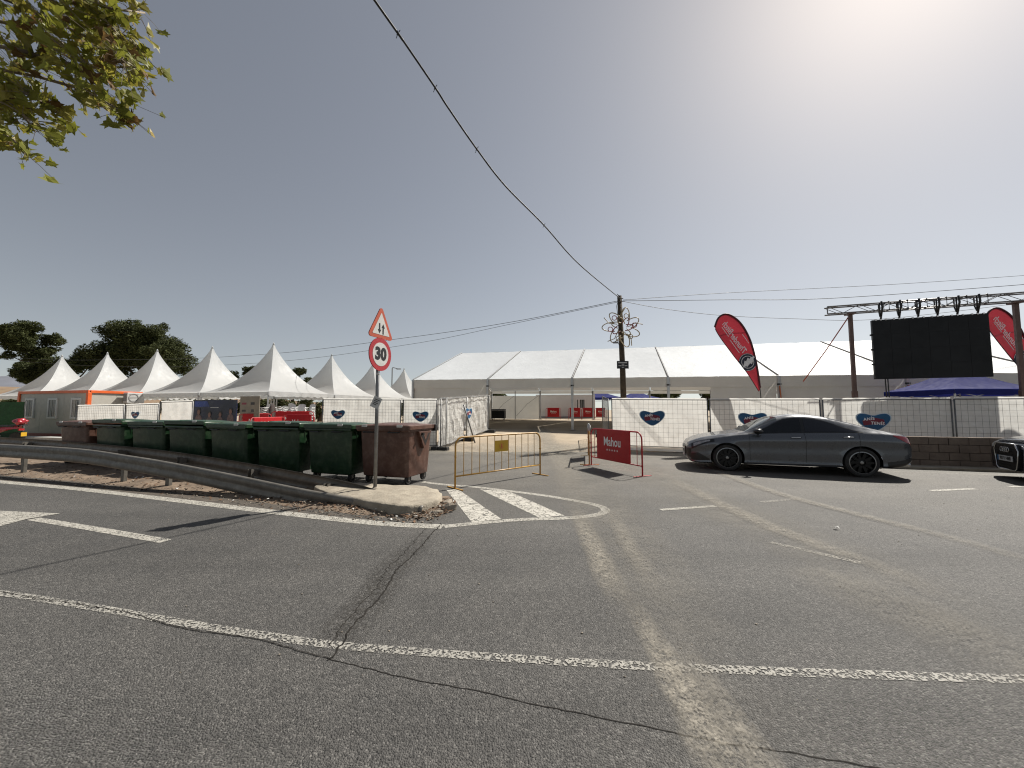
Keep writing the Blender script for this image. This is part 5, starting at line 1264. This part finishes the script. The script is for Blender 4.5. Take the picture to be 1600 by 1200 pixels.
# local x runs from nose to tail, so local +x points backwards
rzc = math.atan2(-hd.y, -hd.x); mid = .5 * (.92 + 3.65)
orig = cen - (-hd) * mid
root, sec, nrm, patch, top_patch = car('dark grey four-door coupe parked alone against the white fence', (orig.x, orig.y, 0), rzc, M_['car_grey'], PA)
hl = patch('headlamp', .16, .54, lambda x: .485 - .05 * max(0, (.45 - x)) / .3, lambda x: .517, M_['lamp_lens'], root, 16, 6, .006)
patch('headlamp_surround', .11, .64, lambda x: .465 - .07 * max(0, (.5 - x)) / .37, lambda x: .527, M_['trim'], root, 16, 6, .003)
patch('tail_lamp', 4.26, 4.61, lambda x: .43 + .08 * max(0, (4.5 - x)) / .22, .545, M_['tail_red'], root, 14, 5, .006)
patch('bumper_intake', .10, .52, lambda x: .13, lambda x: .30 - .14 * max(0, (x - .25)) / .27, M_['trim'], root, 14, 5, .004)
patch('rear_diffuser', 4.12, 4.62, .03, lambda x: .16 + .05 * (x - 4.14), M_['trim'], root, 12, 4, .006)
patch('grille_corner', 0.0, .10, .18, lambda x: .46 - .6*x, M_['trim'], root, 6, 6, .004)
mb = MB(); mb.box((-.012, 0, .47), (.03, .86, .22)); mb.obj('grille', M_['trim'], root, bevel=.02)
MB().tube([(-.03, -.34, .50), (-.035, 0, .50), (-.03, .34, .50)], .014, 6).obj('grille_bar', M_['chrome'], root)
MB().lathe([(.075, 0), (.085, .006), (.075, .012)], 24, frame((-.034, 0, .50), (0, -1, 0), (0, 0, 1)), cap=False).obj('badge', M_['chrome'], root)
MB().box((-.02, 0, .33), (.02, .52, .11)).obj('number_plate', M_['plate'], root)
MB().box((4.64, 0, .62), (.02, .52, .11)).obj('number_plate', M_['plate'], root)
for s in (-1, 1): MB().tube([(4.52, s*.55, .30), (4.64, s*.55, .30)], .045, 10).obj('exhaust_tip', M_['chrome'], root)
cab = MB(); 
for x in (1.95, 2.85):
    for s in (-.36, .36): cab.box((x, s, .62), (.5, .46, .2)); cab.box((x + .28, s, .92), (.14, .46, .62)); cab.box((x + .33, s, 1.24), (.09, .24, .16))
cab.box((1.42, 0, .82), (.35, 1.3, .25)); cab.obj('interior', M_['trim'], root, bevel=.03)
MB().tube([(1.78 + .17*math.sin(a)*.4, -.36 + .18*math.cos(a), .92 + .17*math.sin(a)) for a in [2*math.pi*k/20 for k in range(20)]], .016, 6, closed=True).obj('steering_wheel', M_['trim'], root)
PB = dict(PA)
PB.update(L=4.64, wheels=(.88, 3.70), wr=.345, top=[(0, .72), (.03, .80), (.12, .86), (.4, .93), (.9, 1.0), (1.35, 1.05), (1.5, 1.11), (1.8, 1.28), (2.1, 1.40), (2.5, 1.46), (3.2, 1.43), (3.7, 1.30), (4.1, 1.15), (4.4, 1.08), (4.55, 1.03), (4.64, .85)],
  belt=[(0, .68), (.05, .76), (.3, .86), (.9, .93), (1.35, .97), (2.5, 1.0), (3.6, 1.03), (4.3, .99), (4.64, .8)], bot=[(0, .22), (.1, .18), (.6, .18), (3.2, .2), (4.3, .25), (4.64, .38)],
  W=[(0, .66), (.04, .75), (.14, .835), (.4, .89), (.8, .92), (3.6, .925), (4.2, .89), (4.5, .8), (4.64, .7)])
F2 = Vector((11.45, 9.35, 0)); hd2 = Vector((-.87, .493, 0)).normalized(); nose = F2 - Vector((hd2.y, -hd2.x, 0)) * -.86 * 1.0
nose = F2 + Vector((-hd2.y, hd2.x, 0)) * .84 * 1.0
root, sec, nrm, patch, top_patch = car('dark blue car with chrome-framed grille at the right edge', (nose.x, nose.y, 0), math.atan2(-hd2.y, -hd2.x), M_['car_dark'], PB, front_style='other')
gM = frame((-.012, 0, .56), (0, -1, 0), (0, 0, 1))
GP = [(-.34, .24), (.34, .24), (.43, .10), (.36, -.28), (.30, -.33), (-.30, -.33), (-.36, -.28), (-.43, .10)]
g_ = MB().prism(GP, off(gM, z=.02), .05).obj('grille', M_['trim'], root)
for q in range(9): MB().box((-.036, 0, .27 + .06*q), (.012, .66 + .02*q if q < 7 else .66, .012)).obj('grille_slat', M_['rim'], g_)
MB().tube([gM @ Vector((x, y, .028)) for x, y in GP], .015, 6, closed=True).obj('grille_frame', M_['chrome'], root, smooth=True)
for q in range(4):
    c = (q - 1.5) * .072
    MB().tube([gM @ Vector((c + .048*math.cos(a), .11 + .048*math.sin(a), .045)) for a in [2*math.pi*k/18 for k in range(18)]], .0085, 6, closed=True).obj('ring_emblem', M_['chrome'], root, smooth=True)
pl_ = MB().prism([(-.26, -.145), (.26, -.145), (.26, -.03), (-.26, -.03)], off(gM, z=.05), .012).obj('number_plate', M_['plate'], root)
kind(MB().text('plate', off(gM, x=.02, y=-.088, z=.054)).obj('plate_lettering', M_['sign_black'], pl_), 'stuff')
MB().prism([(-.26, -.145), (-.22, -.145), (-.22, -.03), (-.26, -.03)], off(gM, z=.053), .001).obj('plate_band', M_['heart_blue'], pl_)
patch('headlamp', .08, .6, lambda x: .44 - .03 * (x < .2), .53, M_['lamp_lens'], root, 14, 5, .006)
patch('bumper_intake', .10, .42, .12, .27, M_['trim'], root, 12, 5, .005)

# ------------------------------------------------------------------ red scooter and green screen at the left edge
sc_ = Vector((-23.3, 18.0, 0))
root = thing('scooter', 'red scooter with top box at the left edge beside the green screen', 'scooter', sc_, R(8))
mb = MB(); mb.grid(lambda u, v: Vector((-.75 + 1.05*u, .17*math.cos(math.pi*v)*(1 - .35*u*u), .42 + .22*u + .20*math.sin(math.pi*v) + .08*math.sin(3*u))), 14, 12); mb.obj('rear_body', M_['scooter_red'], root, smooth=True)
MB().box((-.85, 0, .32), (.55, .30, .06)).obj('footboard', M_['black_plastic'], root, bevel=.02); MB().box((-1.15, 0, .62), (.08, .36, .62)).obj('leg_shield', M_['scooter_red'], root, bevel=.03)
MB().tube([(-1.15, 0, .6), (-1.2, 0, 1.05)], .04, 8).obj('steering_column', M_['scooter_red'], root); MB().tube([(-1.15, -.32, 1.05), (-1.2, 0, 1.08), (-1.15, .32, 1.05)], .018, 6).obj('handlebar', M_['black_plastic'], root)
MB().box((-.15, 0, .78), (.65, .28, .10)).obj('seat', M_['black_plastic'], root, bevel=.04)
mb = MB(); stone(mb, (.32, 0, .98), (.23, .22, .15), .1, 3); mb.obj('top_box', M_['scooter_red'], root, smooth=True); MB().box((.32, 0, .82), (.3, .3, .04)).obj('rack', M_['black_plastic'], root)
MB().box((.36, 0, .62), (.05, .24, .09)).obj('tail_lamp', M_['tail_red'], root, bevel=.01)
b = MB().box((.50, -.02, .40), (.02, .24, .18)).obj('number_plate', M_['yellow_sign'], root)
MB().box((.42, 0, .48), (.16, .16, .04)).obj('mudguard', M_['black_plastic'], root)
for x in (.18, -1.25): MB().lathe([(.12, -.05), (.23, -.05), (.25, -.02), (.25, .02), (.23, .05), (.12, .05)], 26, frame((x, 0, .25), (-1, 0, 0), (0, 0, 1))).obj('wheel', M_['rubber'], root, auto=40)
root = thing('green_screen', 'dark green screening net on a frame at the left edge', 'fence', (-29.5, 20.8, 0), R(-12))
MB().grid(lambda u, v: Vector((u*4.4, .03*noise.noise((u*8, v*3, 0)), .1 + 1.85*v)), 20, 8).obj('net', M_['green_net'], root, smooth=True)
for x in (0, 2.2, 4.4): MB().tube([(x, .03, 0), (x, .03, 2.0)], .025, 8).obj('post', M_['galv_pole'], root)

# ------------------------------------------------------------------ trees
def leafmass(mb, blobs, n, size, stretch=.75, mi=0, seed=1):
    rg = random.Random(seed); tot = sum(b[3]**2 for b in blobs)
    for (x, y, z, r) in blobs:
        for _ in range(int(n * r*r / tot)):
            v = Vector((rg.gauss(0, 1), rg.gauss(0, 1), rg.gauss(0, 1))).normalized(); k = r * (rg.uniform(.35, 1) ** .45) * (1 + .28 * noise.noise(v * 2.4 + Vector((x, y, z))))
            p = Vector((x, y, z)) + Vector((v.x * k, v.y * k, v.z * k * stretch)); s = size * rg.uniform(.6, 1.5)
            a = Vector((rg.gauss(0, 1), rg.gauss(0, 1), rg.gauss(0, .6))).normalized() * s; b = a.cross(Vector((rg.gauss(0, 1), rg.gauss(0, 1), rg.gauss(0, 1))).normalized()).normalized() * s * .55
            mb.add([p - a*.5 - b*.4, p + a*.2 - b*.5, p + a, p + a*.1 + b*.5], [(0, 1, 2, 3)], mi)
def pine(label, base, trunk_h, blobs, n, lean=(0, 0), size=.16, fol='foliage_pine', name='pine_tree', group=None):
    root = thing(name, label, 'tree', (base[0], base[1], hgt(base[0], base[1]) - .1), 0, group)
    rg = random.Random(int(abs(base[0]*10))); c = MB()
    top = Vector((lean[0], lean[1], trunk_h)); t = MB().tube([(0, 0, 0), top*.5 + Vector((.15, .1, 0)), top], [.3, .22, .12], 10)
    t.obj('trunk', M_['bark'], root, smooth=True); l = MB()
    small = []
    for b in blobs:
        p = Vector(b[:3]); s = top * rg.uniform(.55, .98); m = (s + p)/2 + Vector((0, 0, -.3)); l.tube([s, m, p], [.10, .07, .03], 6)
        small.append((p.x, p.y, p.z, b[3]*.75))
        for q in range(max(5, int(14 * b[3]/2))):                      # break every lobe into clumps
            v = Vector((rg.gauss(0, 1), rg.gauss(0, 1), rg.gauss(0, .8))).normalized() * b[3] * rg.uniform(.45, .95); small.append((p.x + v.x, p.y + v.y, p.z + v.z*.7, b[3]*rg.uniform(.25, .5)))
    l.obj('limbs', M_['bark'], root, smooth=True)
    leafmass(c, small, n, size, .85, 0, int(abs(base[0]))); kind(c.obj('crown', M_[fol], root), 'stuff')
YT = 46.0
def px_blobs(cx, lst, Y=YT):                              # blobs given where they show: (px, py, radius px)
    bx = (cx - 800)/F*Y; out = []
    for i, (px, py, r) in enumerate(lst):
        p = at(px, py, Y); out.append((p.x - bx, (i % 3 - 1)*1.2, p.z, r/F*Y))
    return (bx, Y), out
b, bl_ = px_blobs(50, [(56, 514, 18), (38, 522, 18), (66, 528, 16), (48, 534, 18), (30, 535, 14), (42, 548, 15), (34, 556, 10), (72, 548, 10), (58, 545, 12), (48, 530, 26), (52, 560, 18)])
pine('separate pine tree at the far left above the first pagoda', b, 9.0, bl_, 34000, (-.3, 0))
b, bl_ = px_blobs(100, [(60, 580, 20), (85, 568, 20), (112, 560, 20), (130, 575, 18), (45, 590, 14), (140, 548, 14)], 44)
pine('lower bushy pine filling the gap between the two tall pines', b, 5.0, bl_, 26000, size=.18)
b, bl_ = px_blobs(215, [(195, 520, 24), (225, 522, 25), (255, 535, 24), (270, 555, 22), (180, 545, 24), (215, 555, 28), (160, 560, 22), (250, 575, 24), (145, 545, 14), (190, 580, 24), (205, 505, 12), (240, 508, 12), (280, 575, 12), (215, 545, 40), (245, 560, 36), (180, 562, 32), (225, 525, 30), (262, 570, 24)])
pine('biggest dark pine tree behind the third pagoda', b, 9.5, bl_, 90000)
b, bl_ = px_blobs(380, [(372, 588, 12), (392, 580, 13), (405, 590, 12)], 48)
pine('small tree peeking left of the largest pagoda', b, 5.0, bl_, 5000, fol='foliage_pine')
b, bl_ = px_blobs(455, [(446, 580, 13), (466, 580, 11), (474, 592, 9), (455, 592, 12)], 48)
pine('small tree peeking right of the largest pagoda', b, 5.0, bl_, 5000)
for i, (px, Y, hh) in enumerate([(20, 50, 3.4), (120, 52, 3.2), (270, 50, 3.6), (305, 47, 3.4), (340, 49, 3.8), (385, 47, 3.5), (425, 50, 3.7), (465, 48, 3.5), (500, 50, 3.9), (540, 49, 3.5), (580, 50, 3.8), (620, 52, 3.6), (700, 55, 3.6), (1035, 53, 4.4), (1060, 54, 4.8), (1090, 52, 4.5), (1125, 54, 4.6), (765, 54, 4.6)]):
    x = (px - 800)/F*Y; rg = random.Random(i)
    bb = [(rg.uniform(-1.6, 1.6), rg.uniform(-.8, .8), rg.uniform(.8, hh - .6), rg.uniform(.8, 1.3)) for _ in range(6)]
    pine('leafy bush in the row behind the tents', (x, Y), 2.0, bb, 4200, size=.2, fol='foliage_bush', name='bush', group='bushes behind the tents')

# ------------------------------------------------------------------ plane tree reaching in at the top left
LEAF = [(0, -.1), (.16, -.06), (.42, -.16), (.34, .06), (.58, .22), (.34, .30), (.30, .44), (.14, .46), (0, .92), (-.14, .46), (-.30, .44), (-.34, .30), (-.58, .22), (-.34, .06), (-.42, -.16), (-.16, -.06)]
def leaf_faces(): return [(0, 1, 15), (1, 2, 3), (15, 13, 14), (1, 3, 15), (3, 13, 15), (3, 4, 5), (13, 11, 12), (3, 5, 13), (5, 11, 13), (5, 6, 7), (11, 9, 10), (5, 7, 11), (7, 9, 11), (7, 8, 9)]
def leaf_pts(rg, s):
    cx, cy = rg.uniform(-.5, .5), rg.uniform(.1, .7); return [Vector((x*s, y*s, s*(cx*x*x - cy*.35*y*y + .05*math.sin(9*x)))) for x, y in LEAF]
rg = random.Random(5)
lmesh = []
for mt in ('leaf_a', 'leaf_a', 'leaf_b', 'leaf_b', 'leaf_a', 'leaf_c', 'leaf_y'):
    lmesh.append(MB().add(leaf_pts(rg, 1), leaf_faces()).mesh('leaf', M_[mt]))
PT = Vector((-9.2, 2.2, 0))
root = thing('plane_tree', 'plane tree whose leafy branches hang in at the top left corner', 'tree', PT)
MB().tube([(0, 0, -.1), (.05, 0, 1.5), (.1, .05, 3.2), (.25, .1, 4.6), (.1, 0, 6.5), (0, 0, 8.5)], [.30, .24, .21, .18, .12, .05], 12).obj('trunk', M_['plane_bark'], root, smooth=True)
twigs = [([(-190, 40), (-60, 62), (30, 78), (95, 98), (150, 105), (212, 105)], 3.6, 64, 20), ([(-150, -90), (-60, -30), (40, 12), (110, 45), (165, 72), (195, 98)], 3.5, 72, 20), ([(-160, 60), (-40, 100), (60, 120), (130, 140), (180, 168), (200, 184)], 3.7, 54, 16),
         ([(-60, -140), (20, -60), (120, -8), (175, 14), (226, 20)], 3.5, 50, 14), ([(-160, 110), (-60, 146), (10, 155), (35, 178), (55, 206)], 3.6, 38, 16), ([(-140, 160), (-60, 186), (0, 206), (22, 220), (38, 240)], 3.8, 30, 11),
         ([(-140, 80), (-50, 118), (40, 146), (90, 172)], 3.55, 46, 15), ([(0, -160), (70, -50), (130, 20), (178, 45), (188, 60)], 3.6, 44, 16), ([(-150, 0), (-60, 20), (30, 40), (90, 62), (130, 95), (150, 150)], 3.65, 60, 20), ([(-130, -60), (-30, -20), (60, -10), (140, 30), (205, 60)], 3.4, 52, 18)]
limb = MB(); fork = Vector((2.6, .9, 5.6)); allp = []
limb.tube([(.2, .1, 4.2), (1.2, .45, 5.0), fork], [.15, .11, .07], 9)
leaves = []
for pts, Y, n, spread in twigs:
    W = [at(px, py, Y + .25 * math.sin(i * 1.7 + n)) - PT for i, (px, py) in enumerate(pts)]
    limb.tube([fork, (fork + W[0])/2 + Vector((0, 0, .1))] + W, [.05, .035] + [.022 - .018*i/len(W) for i in range(len(W))], 6)
    for k in range(int(n * 2.1)):
        t = (rg.random() ** .75) * (len(W) - 1); i = min(int(t), len(W) - 2); p = W[i].lerp(W[i+1], t - i); sp_ = spread / F * Y
        q = p + Vector((rg.gauss(0, .6)*sp_, rg.gauss(0, 1.6)*sp_, rg.gauss(-.3, .7)*sp_)); leaves.append((p, q))
limb.obj('limbs', M_['plane_bark'], root, smooth=True)
cr = MB(); cr.tube([fork + Vector((0, 0, -.02)), fork + Vector((.1, .02, .05))], .02, 6); crown = cr.obj('crown', M_['plane_bark'], root)
rest = MB(); pet = MB()
leaves.sort(key=lambda e: -((e[1] + PT).x * F / (e[1] + PT).y))
for k, (p, q) in enumerate(leaves):
    s = rg.uniform(.05, .17); M = Matrix.Translation(q) @ Matrix.Rotation(rg.uniform(0, 6.28), 4, 'Z') @ Matrix.Rotation(R(rg.gauss(115, 40)), 4, 'X') @ Matrix.Rotation(rg.gauss(0, .6), 4, 'Y')
    li = rg.choices(range(7), (5, 5, 5, 5, 4, 1.5, .7))[0]
    if k < 300:
        o = bpy.data.objects.new('leaf', lmesh[li]); COL.objects.link(o); o.parent = crown; o.matrix_local = M @ Matrix.Diagonal((s, s, s, 1))
    else: rest.add([M @ v for v in leaf_pts(rg, s)], leaf_faces(), (0, 0, 1, 1, 0, 2, 3)[li])
    pet.tube([p, (p + q)/2 + Vector((0, 0, .01)), q], .0022, 3, cap=False)
for k in range(5200):                                     # the crown beyond the frame
    v = Vector((rg.gauss(0, 1), rg.gauss(0, 1), rg.gauss(0, 1))).normalized() * (rg.random() ** .4); q = Vector((v.x*3.6, v.y*3.6, 7.6 + v.z*2.8)); w = q + PT
    if w.y > .4 and -1.45 < w.x / w.y and w.z > 0: continue
    s = rg.uniform(.08, .16); M = Matrix.Translation(q) @ Matrix.Rotation(rg.uniform(0, 6.28), 4, 'Z') @ Matrix.Rotation(R(rg.gauss(100, 50)), 4, 'X')
    rest.add([M @ x for x in leaf_pts(rg, s)], leaf_faces(), rg.choices((0, 1, 2, 3), (5, 4, 1, .3))[0])
for k in range(14):
    a = rg.uniform(0, 6.28); limb2 = Vector((math.cos(a)*2.6, math.sin(a)*2.6, 6.4 + rg.uniform(0, 3))); pet.tube([(.1, 0, 4.5 + k*.2), limb2*.5 + Vector((0, 0, 3.1)), limb2], [.07, .045, .015], 5)
kind(rest.obj('foliage', [M_['leaf_a'], M_['leaf_b'], M_['leaf_c'], M_['leaf_y']], root), 'stuff')
pet.obj('twigs', M_['plane_bark'], root)
